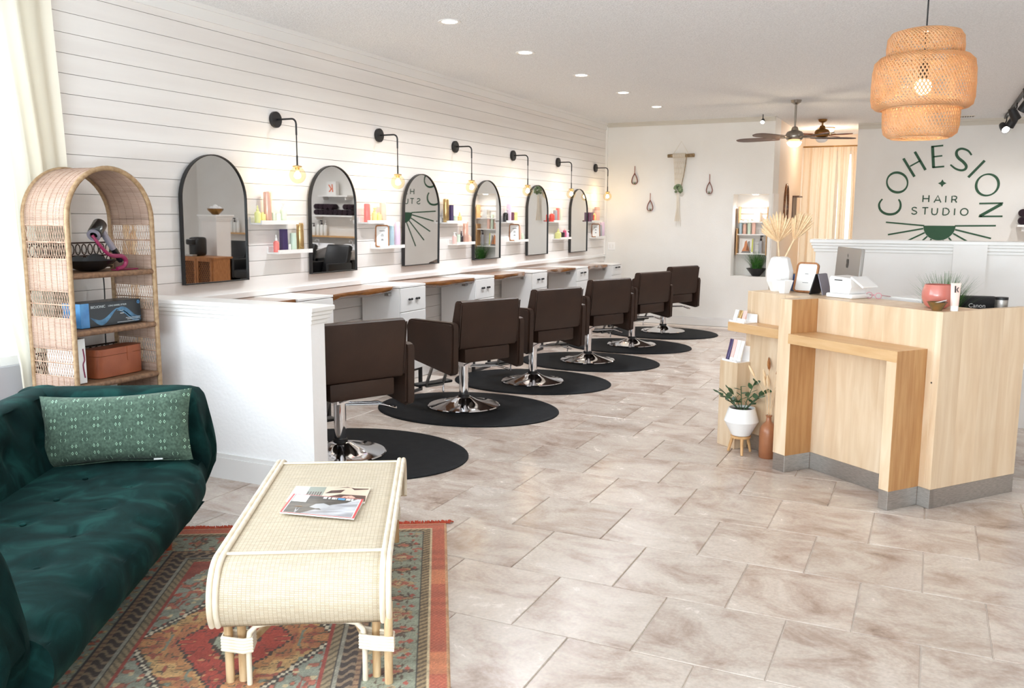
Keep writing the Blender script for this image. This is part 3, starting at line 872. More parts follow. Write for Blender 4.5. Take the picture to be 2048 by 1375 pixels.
# back: inner face tufted
bprof = smooth_open([(-1.80, .38), (-1.815, .46), (-1.835, .56), (-1.86, .66), (-1.895, .725), (-1.95, .748), (-2.03, .742), (-2.075, .70), (-2.08, .55), (-2.06, .35), (-2.0, .16)], 8)
bbt = [(.56, SU0 + .22 + .295 * i) for i in range(6)] + [(.68, SU0 + .07 + .295 * i) for i in range(7)]
rows = []
for a in range(90):
    u = SU0 - .18 + (SU1 - SU0 + .36) * a / 89
    row = []
    for (x, z) in bprof:
        d = tuft(z * 1.0, u, bbt, .07, .032) if x > -1.90 else 0
        row.append(Vector((x - d, u, z)))
    rows.append(row)
bm = new(); V = grid(bm, rows)
bm.faces.new(V[0]); bm.faces.new(V[-1][::-1])
back = obj('backrest', bm, m_velvet, sofa, 60)
bb = new()
for z, u in bbt:
    sphere(bb, (-1.80 - (z - .38) * .22 - .045, u, z), .013, 10, 6, sc=(.5, 1, 1))
tag(obj('back_buttons', bb, m_velvet, back, 80), kind='stuff')
def sofa_arm(sgn, ui, uo):
    """ui inner side at seat level, uo outer side at the top; section lofted along x with a rounded front"""
    sec = [(ui, .36), (ui + sgn * .005, .55), (ui + sgn * .02, .69), (ui + sgn * .06, .742), (uo - sgn * .04, .745), (uo, .715), (uo - sgn * .005, .58), (uo - sgn * .02, .38), (uo - sgn * .07, .15), (ui + sgn * .02, .15)]
    S2 = smooth_poly(sec, 4)
    cu, cz = sum(p[0] for p in S2) / len(S2), .45
    rows = []
    for x, f in ((-2.04, 1), (-1.9, 1), (-1.7, 1), (-1.55, 1), (-1.42, 1), (-1.30, 1), (-1.23, .99), (-1.19, .96), (-1.168, .88), (-1.155, .72), (-1.15, .4)):
        row = []
        for (u, z) in S2:
            # the front leans: furthest forward at mid height
            lean = -.045 * max(0, (z - .42) / .32) ** 1.5 - .07 * max(0, (.34 - z) / .19) ** 1.2 if x > -1.5 else 0
            k = max(0, (x + 1.5) / .25) if x > -1.5 else 0
            row.append(Vector((x + lean * min(k, 1), cu + (u - cu) * f, cz + (z - cz) * f)))
        rows.append(row)
    bm = new(); V = grid(bm, rows, False, True)
    bm.faces.new(V[0][::-1]); bm.faces.new(V[-1])
    return obj('armrest', bm, m_velvet, sofa, 60)
sofa_arm(1, -.15, .075)
sofa_arm(-1, -2.0, -2.225)
for x, u in ((-1.32, -.28), (-1.32, -1.9), (-1.92, -.28), (-1.92, -1.9)):
    obj('leg', lathe(new(), [(.014, .007), (.026, .15)], 14, T(x, u, 0)), mat('red_brown_wood', rgb(146, 66, 38), .4), sofa, 40)

# lumbar pillow leaning on the far arm
def pillow_mat():
    M = mat('pillow_cloth', rgb(76, 100, 82), .9, sheen=.1)
    t = M.node_tree; b = t.nodes['Principled BSDF']
    tc = t.nodes.new('ShaderNodeTexCoord')
    sp = t.nodes.new('ShaderNodeSeparateXYZ'); t.links.new(tc.outputs['Object'], sp.inputs[0])
    def mth(op, a, b_=None, c=None):
        n = t.nodes.new('ShaderNodeMath'); n.operation = op
        for i, q in enumerate((a, b_, c)):
            if q is None: continue
            if isinstance(q, (int, float)): n.inputs[i].default_value = q
            else: t.links.new(q, n.inputs[i])
        return n.outputs[0]
    def motif(ox, oz, dx, dz, half):
        x = mth('ADD', sp.outputs[0], ox); z = mth('ADD', sp.outputs[2], oz)
        fx = mth('SUBTRACT', mth('FRACT', mth('DIVIDE', x, dx)), .5)
        fz = mth('SUBTRACT', mth('FRACT', mth('DIVIDE', z, dz)), .5)
        ax = mth('ABSOLUTE', mth('SUBTRACT', mth('ABSOLUTE', mth('MULTIPLY', fx, dx)), .0085))
        az = mth('ABSOLUTE', mth('SUBTRACT', mth('ABSOLUTE', mth('MULTIPLY', fz, dz)), .016))
        d = mth('ADD', ax, mth('MULTIPLY', az, .62))
        ring = mth('LESS_THAN', mth('ABSOLUTE', mth('SUBTRACT', d, .0042)), .0011)
        if half: ring = mth('MULTIPLY', ring, mth('GREATER_THAN', mth('ABSOLUTE', mth('MULTIPLY', fx, dx)), .0085))
        dark = mth('LESS_THAN', mth('ADD', mth('ABSOLUTE', mth('MULTIPLY', fx, dx)), mth('ABSOLUTE', mth('MULTIPLY', fz, dz))), .030)
        return ring, dark
    r1, d1 = motif(.02, .03, .098, .122, False)
    r2, d2 = motif(.069, .091, .098, .122, True)
    n = t.nodes.new('ShaderNodeTexNoise'); n.inputs['Scale'].default_value = 90; n.inputs['Detail'].default_value = 3
    t.links.new(tc.outputs['Object'], n.inputs['Vector'])
    r = t.nodes.new('ShaderNodeValToRGB')
    r.color_ramp.elements[0].position, r.color_ramp.elements[0].color = .3, rgb(50, 70, 58)
    r.color_ramp.elements[1].position, r.color_ramp.elements[1].color = .7, rgb(82, 104, 88)
    t.links.new(n.outputs['Fac'], r.inputs[0])
    mx = t.nodes.new('ShaderNodeMix'); mx.data_type = 'RGBA'
    t.links.new(mth('MULTIPLY', mth('MAXIMUM', d1, d2), .45), mx.inputs['Factor']); t.links.new(r.outputs[0], mx.inputs['A']); mx.inputs['B'].default_value = rgb(46, 66, 54)
    mx2 = t.nodes.new('ShaderNodeMix'); mx2.data_type = 'RGBA'
    t.links.new(mth('MULTIPLY', mth('MAXIMUM', r1, r2), .75), mx2.inputs['Factor']); t.links.new(mx.outputs['Result'], mx2.inputs['A']); mx2.inputs['B'].default_value = rgb(176, 214, 186)
    t.links.new(mx2.outputs['Result'], b.inputs['Base Color'])
    bp = t.nodes.new('ShaderNodeBump'); bp.inputs['Strength'].default_value = .3; bp.inputs['Distance'].default_value = .003
    t.links.new(n.outputs['Fac'], bp.inputs['Height']); t.links.new(bp.outputs[0], b.inputs['Normal'])
    return M
pil = thing('lumbar_pillow', 'sage green lumbar cushion with tiny white diamonds on the sofa', 'cushion', (0, 0, 0), 0)
PW, PHh = .69, .335
bm = new()
for sgn in (-1, 1):
    rows = []
    for i in range(33):
        a = -1 + 2 * i / 32
        row = []
        for j in range(19):
            c = -1 + 2 * j / 18
            px, pz = a * PW / 2, c * PHh / 2
            pinch_x = 1 - .055 * (1 - c * c) * abs(a) ** 3
            pinch_z = 1 - .12 * (1 - a * a) * abs(c) ** 3
            th = .062 * max(0, (1 - a ** 4)) ** .6 * max(0, (1 - c ** 4)) ** .6 + .004
            wr = .004 * math.sin(a * 14 + c * 5) * (1 - c * c)
            row.append(Vector((px * pinch_x, sgn * (th + wr), pz * pinch_z)))
        rows.append(row)
    grid(bm, rows)
bmesh.ops.remove_doubles(bm, verts=bm.verts[:], dist=.0005)
c_ = obj('cover', bm, pillow_mat(), pil, 60)
tube(bm := new(), [(-.33, 0, -.166), (0, 0, -.150), (.33, 0, -.166)], .003, 6)
obj('piping', bm, MATS['pillow_cloth'], pil, 60)
obj('care_tag', box(new(), (.17, -.012, -.158), (.21, -.004, -.150)), m_paper, pil, 0)
G = T(*GP) @ RZ(GR)
pil.matrix_world = G @ T(-1.535, -.255, .598) @ RX_(-.26) @ RY(-.045)

# ------------------------------------------------------------------ rug
NV, NU = 340, 480
def rug_colors(v, u, Wd, L):
    """v: 0 at right edge .. -Wd, u: 0 at far end .. -L ; returns rgb array (sRGB 0-255)"""
    dv = np.minimum(-v, Wd + v); du = np.minimum(-u, L + u)
    d = np.minimum(dv, du)
    along = np.where(dv < du, u, v)
    rng = np.random.default_rng(3)
    col = np.zeros(v.shape + (3,))
    def put(mask, c): col[mask] = np.array(c, float)
    put(d < 9, (150, 152, 134))
    put(d < .075, (190, 98, 72))
    put((d < .075) & ((np.floor(along / .011) + np.floor(d / .009)) % 2 == 0), (176, 80, 60))
    patch = np.sin(along * 7.3) + np.sin(along * 17.1 + 1)
    put((d < .075) & (patch > 1.0), (206, 120, 82))
    put(d < .012, (200, 150, 110))
    put((d >= .075) & (d < .082), (206, 186, 150))
    wob = np.kron(rng.random((NU // 4 + 2, NV // 4 + 2)), np.ones((4, 4)))[:v.shape[0], :v.shape[1]]
    b2 = (d >= .082) & (d < .115)
    put(b2, (150, 126, 92))
    put(b2 & (np.sin(along * 210 + d * 160) > .2), (92, 74, 56))
    put((d >= .115) & (d < .121), (54, 52, 50))
    # main border: grey-green with flowers
    mb = (d >= .121) & (d < .305)
    put(mb, (142, 148, 130))
    def blob(mask, s0, d0, step, rs, ra, c, c2=None, ph=0.0):
        s = (along + ph) / step
        f = (s - np.floor(s) - .5) * step
        q = np.abs(f) / rs + np.abs(d - d0) / ra + .5 * (wob - .5)
        # stepped, woven outline
        q = np.floor(q * 7) / 7
        put(mask & (q < 1.0), c)
        if c2 is not None: put(mask & (q < .5), c2)
    blob(mb, 0, .212, .30, .055, .075, (172, 148, 112), (110, 66, 58))
    blob(mb, 0, .212, .30, .030, .045, (158, 84, 70), (190, 158, 118))
    blob(mb, 0, .205, .30, .042, .080, (84, 66, 58), (172, 142, 100), .15)
    blob(mb, 0, .205, .30, .018, .034, (168, 88, 72), None, .15)
    for (st, d0, rs, ra, c, ph) in ((.1, .15, .016, .014, (168, 76, 64), .03), (.1, .275, .016, .014, (178, 92, 74), .07), (.075, .17, .02, .007, (84, 70, 60), 0), (.075, .255, .02, .007, (84, 70, 60), .03), (.06, .29, .012, .008, (196, 170, 124), .01)):
        blob(mb, 0, d0, st, rs, ra, c, None, ph)
    put((d >= .305) & (d < .311), (50, 46, 46))
    g1 = (d >= .311) & (d < .33)
    put(g1, (150, 116, 88)); put(g1 & (np.sin(along * 190) > .3), (110, 78, 62))
    dk = (d >= .33) & (d < .39)
    put(dk, (58, 46, 42))
    put(dk & (np.sin(along * 120 + np.sin((d - .36) * 90) * 2.2) > .35), (136, 112, 90))
    put((d >= .39) & (d < .402), (150, 146, 132))
    put((d >= .402) & (d < .409), (56, 50, 48))
    g2 = (d >= .409) & (d < .44)
    put(g2, (150, 130, 100)); put(g2 & (np.sin(along * 150 + d * 200) > .3), (104, 90, 70))
    put((d >= .44) & (d < .456), (156, 62, 52))
    # field
    fd = d >= .456
    put(fd, (140, 146, 132))
    cv, cu = v + Wd / 2, u + L / 2
    sv, su = np.floor(np.abs(cv) / .012) * .012, np.floor(np.abs(cu) / .016) * .016
    corner = fd & (sv / .36 + su / .80 > 1.62)
    put(corner, (146, 66, 54))
    def noise(sv_, su_, seed):
        g = np.random.default_rng(seed).random((64, 64))
        a, b_ = np.abs(cv) / sv_, np.abs(cu) / su_
        i, j = np.floor(a).astype(int) % 63, np.floor(b_).astype(int) % 63
        fa, fb_ = a - np.floor(a), b_ - np.floor(b_)
        fa, fb_ = fa * fa * (3 - 2 * fa), fb_ * fb_ * (3 - 2 * fb_)
        return g[i, j] * (1 - fa) * (1 - fb_) + g[i + 1, j] * fa * (1 - fb_) + g[i, j + 1] * (1 - fa) * fb_ + g[i + 1, j + 1] * fa * fb_
    n1, n2, n3 = noise(.022, .030, 1), noise(.030, .018, 2), noise(.05, .06, 3)
    q = sv / .36 + su / .62
    put(fd & (q < 1.06), (60, 54, 52)); put(fd & (q < 1.03), (214, 204, 180)); put(fd & (q < 1.0), (72, 60, 54))
    put(fd & (q < .97), (190, 130, 82))
    med = fd & (q < .97)
    put(med & (n3 > .62), (204, 160, 104)); put(med & (n3 < .3), (176, 108, 72))
    put(med & (n1 > .78), (160, 80, 62)); put(med & (np.abs(n2 - .62) < .035), (78, 74, 60)); put(med & (n1 < .12), (120, 128, 112))
    q2 = sv / .20 + su / .34
    put(fd & (q2 < 1.05), (66, 52, 48)); put(fd & (q2 < 1.0), (172, 62, 50))
    put(fd & (q2 < 1.0) & (n2 > .76), (208, 146, 100)); put(fd & (q2 < 1.0) & (np.abs(n1 - .55) < .05), (104, 50, 44))
    q3 = sv / .09 + su / .15
    put(fd & (q3 < 1.0), (70, 56, 50)); put(fd & (q3 < .8), (156, 160, 140))
    out = fd & (q > 1.06) & ~corner
    put(out & (np.abs(n1 - .66) < .05), (96, 86, 74)); put(out & (n1 > .72), (176, 98, 80)); put(out & (n2 > .80), (206, 186, 146))
    put(out & (np.abs(n3 - .5) < .02), (150, 76, 66)); put(out & (n3 > .8) & (n2 > .5), (168, 78, 66))
    put(mb & (np.abs(n2 - .3) < .03), (104, 96, 82)); put(mb & (n1 > .84), (172, 92, 76))
    nz = rng.normal(1.0, .055, v.shape)
    # abrash: weft bands that run across the pile
    nz *= 1 + .05 * np.sin(u * 41 + np.sin(u * 13) * 3)
    col = col * .84 + np.array((160, 148, 124)) * .16
    return np.clip(col * nz[..., None], 0, 255)
RW, RL = 1.6, 2.45
rug = thing('patterned_rug', 'worn red and sage oriental rug under the rattan coffee table', 'rug', GP, GR)
vv = -np.linspace(0, RW, NV + 1); uu = -np.linspace(0, RL, NU + 1)
vg, ug = np.meshgrid(vv, uu)
zz = np.full(vg.shape, .0085)
edge = (np.minimum(np.minimum(-vg, RW + vg), np.minimum(-ug, RL + ug)) < .004)
zz[edge] = .001
co = np.stack([vg, ug, zz], -1).reshape(-1, 3).astype(np.float32)
me = bpy.data.meshes.new('pile')
idx = np.arange((NU + 1) * (NV + 1)).reshape(NU + 1, NV + 1)
quads = np.stack([idx[:-1, :-1], idx[1:, :-1], idx[1:, 1:], idx[:-1, 1:]], -1).reshape(-1, 4)
me.vertices.add(len(co)); me.vertices.foreach_set('co', co.ravel())
me.loops.add(quads.size); me.loops.foreach_set('vertex_index', quads.ravel().astype(np.int32))
me.polygons.add(len(quads)); me.polygons.foreach_set('loop_start', (np.arange(len(quads)) * 4).astype(np.int32))
me.update(calc_edges=True)
at = me.color_attributes.new('weave', 'FLOAT_COLOR', 'POINT')
cs = rug_colors(vg, ug, RW, RL) / 255.0
cl = np.where(cs <= .04045, cs / 12.92, ((cs + .055) / 1.055) ** 2.4)
at.data.foreach_set('color', np.concatenate([cl, np.ones(cl.shape[:2] + (1,))], -1).astype(np.float32).ravel())
m_rug = mat('woven_pile', rgb(150, 120, 100), .95, bump=.5, bs=420, sheen=.15, spec=.1)
vc = m_rug.node_tree.nodes.new('ShaderNodeVertexColor'); vc.layer_name = 'weave'
m_rug.node_tree.links.new(vc.outputs[0], m_rug.node_tree.nodes['Principled BSDF'].inputs['Base Color'])
me.materials.append(m_rug)
po = bpy.data.objects.new('pile', me); COL.objects.link(po); po.parent = rug
fb = new()
rr = random.Random(5)
for e, sg in ((0, 1), (-RL, -1)):
    x = -RW - .01
    while x < .02:
        L = .022 + rr.random() * .014
        dx = (rr.random() - .5) * .02 + (.012 if x > -.12 else 0)
        tube(fb, [(x, e, .006), (x + dx * .4, e + sg * L * .5, .012 + rr.random() * .006), (x + dx, e + sg * L, .003)], .0035, 4)
        x += .0062
tag(obj('fringe', fb, mat('red_fringe', rgb(178, 70, 46), .9), rug, 60), kind='stuff')

# ------------------------------------------------------------------ rattan waterfall coffee table
def cane_mat():
    M = mat('woven_cane', rgb(226, 206, 170), .6)
    t = M.node_tree; b = t.nodes['Principled BSDF']
    uv = t.nodes.new('ShaderNodeUVMap'); uv.uv_map = 'UVMap'
    br = t.nodes.new('ShaderNodeTexBrick')
    br.inputs['Scale'].default_value = 1.0
    br.squash = 1.0
    br.inputs['Mortar Size'].default_value = .085; br.inputs['Mortar Smooth'].default_value = .4; br.inputs['Bias'].default_value = 0
    br.inputs['Brick Width'].default_value = 1.0; br.inputs['Row Height'].default_value = .42
    br.offset = .06
    br.inputs['Color1'].default_value = rgb(214, 203, 183); br.inputs['Color2'].default_value = rgb(202, 188, 164); br.inputs['Mortar'].default_value = rgb(178, 162, 136)
    mp = t.nodes.new('ShaderNodeMapping'); mp.inputs['Scale'].default_value = (70, 70, 1)
    t.links.new(uv.outputs[0], mp.inputs[0]); t.links.new(mp.outputs[0], br.inputs['Vector'])
    n = t.nodes.new('ShaderNodeTexNoise'); n.inputs['Scale'].default_value = 14; n.inputs['Detail'].default_value = 5
    mp2 = t.nodes.new('ShaderNodeMapping'); mp2.inputs['Scale'].default_value = (.5, 5, 1)
    t.links.new(uv.outputs[0], mp2.inputs[0]); t.links.new(mp2.outputs[0], n.inputs['Vector'])
    mr = t.nodes.new('ShaderNodeMapRange'); mr.inputs[1].default_value = .3; mr.inputs[2].default_value = .7; mr.inputs[3].default_value = .88; mr.inputs[4].default_value = 1.06
    t.links.new(n.outputs['Fac'], mr.inputs[0])
    hs = t.nodes.new('ShaderNodeHueSaturation'); t.links.new(br.outputs['Color'], hs.inputs['Color']); t.links.new(mr.outputs[0], hs.inputs['Value'])
    t.links.new(hs.outputs[0], b.inputs['Base Color'])
    bp = t.nodes.new('ShaderNodeBump'); bp.invert = True; bp.inputs['Strength'].default_value = .4; bp.inputs['Distance'].default_value = .002
    t.links.new(br.outputs['Fac'], bp.inputs['Height']); t.links.new(bp.outputs[0], b.inputs['Normal'])
    return M
m_cane = cane_mat()
tbl = thing('rattan_coffee_table', 'pale woven rattan waterfall coffee table standing on the rug', 'table', GP, GR)
VX0, VX1, UF, UN, TZ = -.79, -.205, -.31, -1.47, .43
side = [(UN - .015 + .0, .213)]
prof = []
for q in range(15):   # near curl
    a = -2.35 + 2.35 * q / 14 if False else None
arc = [(UN - .125 * math.sin(a) - .0, .305 + .125 * math.cos(a)) for a in [PI * .72 * (1 - q / 16) for q in range(17)]]
arcf = [(UF + .125 * math.sin(a), .305 + .125 * math.cos(a)) for a in [PI * .72 * q / 16 for q in range(17)]]
path = arc + [(UN + (UF - UN) * q / 20, TZ) for q in range(1, 20)] + arcf
bm = new()
uvl = bm.loops.layers.uv.new('UVMap')
s, ss = 0, [0]
for a, b_ in zip(path, path[1:]):
    s += math.hypot(b_[0] - a[0], b_[1] - a[1]); ss.append(s)
xs = [VX0 + .016 + (VX1 - VX0 - .032) * i / 12 for i in range(13)]
V = grid(bm, [[Vector((x, u, z)) for x in xs] for (u, z) in path])
for i, row in enumerate(V):
    for j, v_ in enumerate(row):
        for lp in v_.link_loops: lp[uvl].uv = (xs[j], ss[i])
top = obj('woven_top', bm, m_cane, tbl, 60)
sol = top.modifiers.new('thickness', 'SOLIDIFY'); sol.thickness = .008; sol.offset = -1
for x in (VX0, VX0 + .02, VX1 - .02, VX1):
    obj('edge_rail', tube(new(), [(x, u, z + .003) for u, z in path], .0105, 10), m_rattan, tbl, 60)
for u in (UN + .02, UF - .02):
    obj('cross_strip', box(new(), (VX0 + .02, u - .009, TZ), (VX1 - .02, u + .009, TZ + .008), bev=.003), m_rattan, tbl, 0)
for x0, sx in ((VX0, 1), (VX1, -1)):
    for u0, su in ((UN, 1), (UF, -1)):
        lg = tag(thing('leg', None, None), None)
        lg.parent = tbl
        for (dx, du, zt) in ((.042, .055, .335), (.085, .05, .34)) if sx > 0 or su < 0 else ((.048, .055, .335), (.004, .105, .30)):
            obj('pole', tube(new(), [(x0 + sx * dx, u0 - su * du, .009), (x0 + sx * dx, u0 - su * du, .15), (x0 + sx * (dx - .003), u0 - su * du, zt)], [.0145, .015, .0145], 10), m_pole, lg, 60)
        # bent hoop beside the leg, curving up under the top
        hx = .112 if sx > 0 or su < 0 else .085
        hp = [(x0 + sx * (hx + q), u0 - su * .08, z) for q, z in ((0, .009), (0, .16), (.006, .195), (.028, .218), (.063, .226), (.16, .228))]
        obj('bent_hoop', tube(new(), hp, .0095, 10), m_rattan, lg, 60)
        wb = new()
        for q in range(5):
            z = .135 + q * .0105
            loop = []
            for (a, b_) in (((.024, .075), (.10, .10), (.126, .092), (.126, .03), (.024, .03)) if sx > 0 or su < 0 else ((-.014, .122), (.05, .11), (.10, .092), (.10, .03), (-.014, .08))):
                loop.append((x0 + sx * a, u0 - su * b_, z))
            tube(wb, loop, .006, 6, closed=True)
        obj('wrapping', wb, m_rattan, lg, 60)
for x0, x1, z in ((VX0 + .08, VX1 - .08, .11), (VX1 - .08, VX0 + .08, .125)):
    obj('cross_brace', tube(new(), [(x0, UN - .04, z), ((x0 + x1) / 2, (UN + UF) / 2, z + .05), (x1, UF + .04, z)], .0125, 10), m_pole, tbl, 60)

# magazines on the table
m_red = mat('cover_red', rgb(206, 62, 66), .3); m_dk = mat('cover_dark', rgb(52, 50, 48), .3, col2=rgb(92, 86, 80), ns=14, stretch=(1, 3, 1))
m_cgrey = mat('cover_grey', rgb(150, 150, 156), .3, col2=rgb(206, 208, 214), ns=8, stretch=(1, 4, 1))
m_cskin = mat('cover_beige', rgb(220, 192, 172), .3, col2=rgb(236, 214, 190), ns=6); m_chair = mat('cover_brown', rgb(78, 52, 46), .3); m_cblue = mat('cover_blue', rgb(84, 150, 196), .3)
def magazine(label, corners, z0, th):
    t = thing('magazine', label, 'magazine', (0, 0, 0), 0, 'magazines on the coffee table')
    t.matrix_world = G
    A = [Vector((x, u, 0)) for x, u in corners]
    M = lambda a, b_, z: A[0] + (A[1] - A[0]) * a + (A[3] - A[0]) * b_ + Vector((0, 0, z))
    bm = new()
    lo = [bm.verts.new(M(a, b_, z0)) for a, b_ in ((0, 0), (1, 0), (1, 1), (0, 1))]
    hi = [bm.verts.new(M(a, b_, z0 + th)) for a, b_ in ((0, 0), (1, 0), (1, 1), (0, 1))]
    for i in range(4): bm.faces.new((lo[i], lo[(i + 1) % 4], hi[(i + 1) % 4], hi[i]))
    bm.faces.new(lo[::-1]); bm.faces.new(hi)
    obj('pages', bm, m_paper, t, 0)
    def patch(name, poly, m, lev):
        bm = new()
        bm.faces.new([bm.verts.new(M(a, b_, z0 + th + .0003 * lev)) for a, b_ in poly])
        return obj(name, bm, m, t, 0)
    return t, patch
TT = TZ + .0005
rect = lambda a, b_, c, d: [(a, b_), (c, b_), (c, d), (a, d)]
# under copy, then the two with covers: corner order near-left, near-right, far-right, far-left
magazine('white-edged magazine lowest under the two covers', [(-.635, -1.02), (-.36, -1.09), (-.30, -.90), (-.61, -.80)], TT, .004)
t, patch = magazine('magazine with a woman in a hat, partly under the red-bordered one', [(-.655, -.90), (-.335, -.945), (-.325, -.685), (-.645, -.70)], TT + .0045, .004)
patch('cover', rect(0, 0, 1, 1), m_cskin, 1)
patch('address_label', rect(.02, .35, .20, .92), m_paper, 2)
patch('photo', rect(.2, .1, .42, .95), mat('cover_greygreen', rgb(150, 156, 144), .3), 2)
for q in range(6): patch('headline', rect(.21 + q * .033, .35, .225 + q * .033, .62), m_chair, 3)
patch('photo', [(.44, .52), (.5, .72), (.68, .80), (.64, .58)], m_chair, 2)
patch('photo', [(.52, .88), (.74, .95), (.80, .78), (.98, .84), (.98, .9), (.80, .9), (.7, .99)], m_chair, 2)
patch('photo', [(.48, .30), (.64, .48), (.98, .42), (1, .05), (.8, .02), (.62, .20)], m_chair, 3)
patch('photo', [(.66, .22 + .0), (.70, .36), (.80, .40), (.86, .28), (.80, .14), (.70, .13)], mat('cover_skin', rgb(232, 176, 158), .3), 4)
patch('photo', [(.50, .20), (.62, .26), (.66, .14), (.56, .08)], m_cblue, 4)
patch('headline', rect(.715, .26, .735, .29), m_chair, 5); patch('headline', rect(.76, .27, .78, .30), m_chair, 5); patch('headline', rect(.735, .18, .765, .20), m_red, 5)
t, patch = magazine('magazine with red border and dark grey cover on top of the stack', [(-.652, -1.055), (-.358, -1.150), (-.318, -.905), (-.635, -.825)], TT + .009, .005)
patch('cover', rect(0, 0, 1, 1), m_red, 1)
patch('photo', rect(.028, .022, .972, .978), m_paper, 2)
patch('photo', rect(.04, .03, .96, .97), m_dk, 3)
patch('photo', [(.27, .03), (.96, .03), (.96, .97), (.93, .97), (.80, .72), (.62, .56), (.48, .34)], m_cgrey, 4)
patch('photo', [(.34, .36), (.40, .54), (.50, .60), (.61, .50), (.58, .38), (.44, .30)], mat('cover_stone', rgb(178, 180, 184), .3), 5)
patch('photo', [(.38, .27), (.48, .33), (.52, .26)], m_dk, 6)
patch('address_label', rect(.05, .58, .25, .96), m_paper, 6)
for q, (a, w, mm_) in enumerate(((.45, .05, m_paper), (.52, .03, m_paper), (.57, .05, m_paper), (.63, .01, m_paper), (.655, .10, m_cblue), (.77, .06, m_paper), (.84, .03, m_paper))):
    patch('headline', rect(a, .84, a + w, .935), mm_, 6)
patch('photo', [(.14, .34), (.24, .37), (.24, .345), (.14, .325)], m_brz, 6)
patch('photo', [(.17, .31), (.185, .03), (.205, .03), (.225, .32), (.20, .12)], m_cgrey, 6)

# ------------------------------------------------------------------ arched wicker shelf unit against the left wall
WX0, WX1, WY0, WY1, WTOP = .085, .45, 3.205, 3.79, 1.848
ws = thing('wicker_shelf', 'tall arched brown wicker shelf unit behind the green sofa', 'shelf', (0, 0, 0))
WR = (WY1 - WY0) / 2; WC = (WY0 + WY1) / 2; WZ = WTOP - WR
def wpath(r, n=24):
    p = [(WC - r, z) for z in np.linspace(.012, WZ, 14)[:-1]]
    p += [(WC - r * math.cos(PI * i / n), WZ + r * math.sin(PI * i / n)) for i in range(n + 1)]
    p += [(WC + r, z) for z in np.linspace(WZ, .012, 14)[1:]]
    return p
P = wpath(WR - .012)
for x in (WX0 + .012, WX1 - .012):
    obj('arch_rail', tube(new(), [(x, y, z) for y, z in P], .0135, 10), m_wickd, ws, 60)
# dense woven bands: sheets with weave; open bands: crossing strands
m_dense = mat('dense_weave', rgb(206, 172, 148), .7, col2=rgb(178, 138, 112), ns=18, stretch=(1.5, 1, 5))
def dense_nodes(M):
    t = M.node_tree; b = t.nodes['Principled BSDF']
    uv = t.nodes.new('ShaderNodeUVMap'); uv.uv_map = 'UVMap'
    br = t.nodes.new('ShaderNodeTexBrick'); br.offset = .5
    br.inputs['Scale'].default_value = 1; br.inputs['Brick Width'].default_value = 9.0; br.inputs['Row Height'].default_value = 1.0; br.inputs['Mortar Size'].default_value = .2; br.inputs['Mortar Smooth'].default_value = .6
    br.inputs['Color1'].default_value = rgb(208, 180, 162); br.inputs['Color2'].default_value = rgb(192, 162, 144); br.inputs['Mortar'].default_value = rgb(130, 96, 80)
    mp = t.nodes.new('ShaderNodeMapping'); mp.inputs['Scale'].default_value = (215, 215, 1)
    t.links.new(uv.outputs[0], mp.inputs[0]); t.links.new(mp.outputs[0], br.inputs['Vector'])
    n = t.nodes.new('ShaderNodeTexNoise'); n.inputs['Scale'].default_value = 9; n.inputs['Detail'].default_value = 4
    t.links.new(uv.outputs[0], n.inputs['Vector'])
    mr = t.nodes.new('ShaderNodeMapRange'); mr.inputs[1].default_value = .3; mr.inputs[2].default_value = .7; mr.inputs[3].default_value = .8; mr.inputs[4].default_value = 1.08
    t.links.new(n.outputs['Fac'], mr.inputs[0])
    hs = t.nodes.new('ShaderNodeHueSaturation'); t.links.new(br.outputs['Color'], hs.inputs['Color']); t.links.new(mr.outputs[0], hs.inputs['Value'])
    t.links.new(hs.outputs[0], b.inputs['Base Color'])
    bp = t.nodes.new('ShaderNodeBump'); bp.invert = True; bp.inputs['Strength'].default_value = .8; bp.inputs['Distance'].default_value = .003
    t.links.new(br.outputs['Fac'], bp.inputs['Height']); t.links.new(bp.outputs[0], b.inputs['Normal'])
dense_nodes(m_dense)
OPEN = [(1.348, 1.528), (1.03, 1.176), (.71, .86), (.40, .54), (.16, .24)]
def band_runs(side):
    """dense z ranges of one side, bottom to top"""
    zs = [.012]
    for a, b_ in sorted(OPEN): zs += [a, b_]
    zs.append(WZ)
    return [(zs[i], zs[i + 1]) for i in range(0, len(zs), 2)]
def woven(name, pts):
    bm = new()
    uvl = bm.loops.layers.uv.new('UVMap')
    xs = np.linspace(WX0 + .02, WX1 - .02, 8)
    s, ss = 0.0, [0.0]
    for a, b_ in zip(pts, pts[1:]):
        s += math.hypot(b_[0] - a[0], b_[1] - a[1]); ss.append(s)
    V = grid(bm, [[Vector((x, y, z)) for x in xs] for y, z in pts])
    for i, row in enumerate(V):
        for j, v_ in enumerate(row):
            for lp in v_.link_loops: lp[uvl].uv = (xs[j] * .35, ss[i])
    o = obj(name, bm, m_dense, ws, 60)
    md = o.modifiers.new('thickness', 'SOLIDIFY'); md.thickness = .006; md.offset = 0
    return o
rrr = WR - .012
woven('woven_arch', [(WC - rrr * math.cos(PI * i / 30), WZ + rrr * math.sin(PI * i / 30)) for i in range(31)])
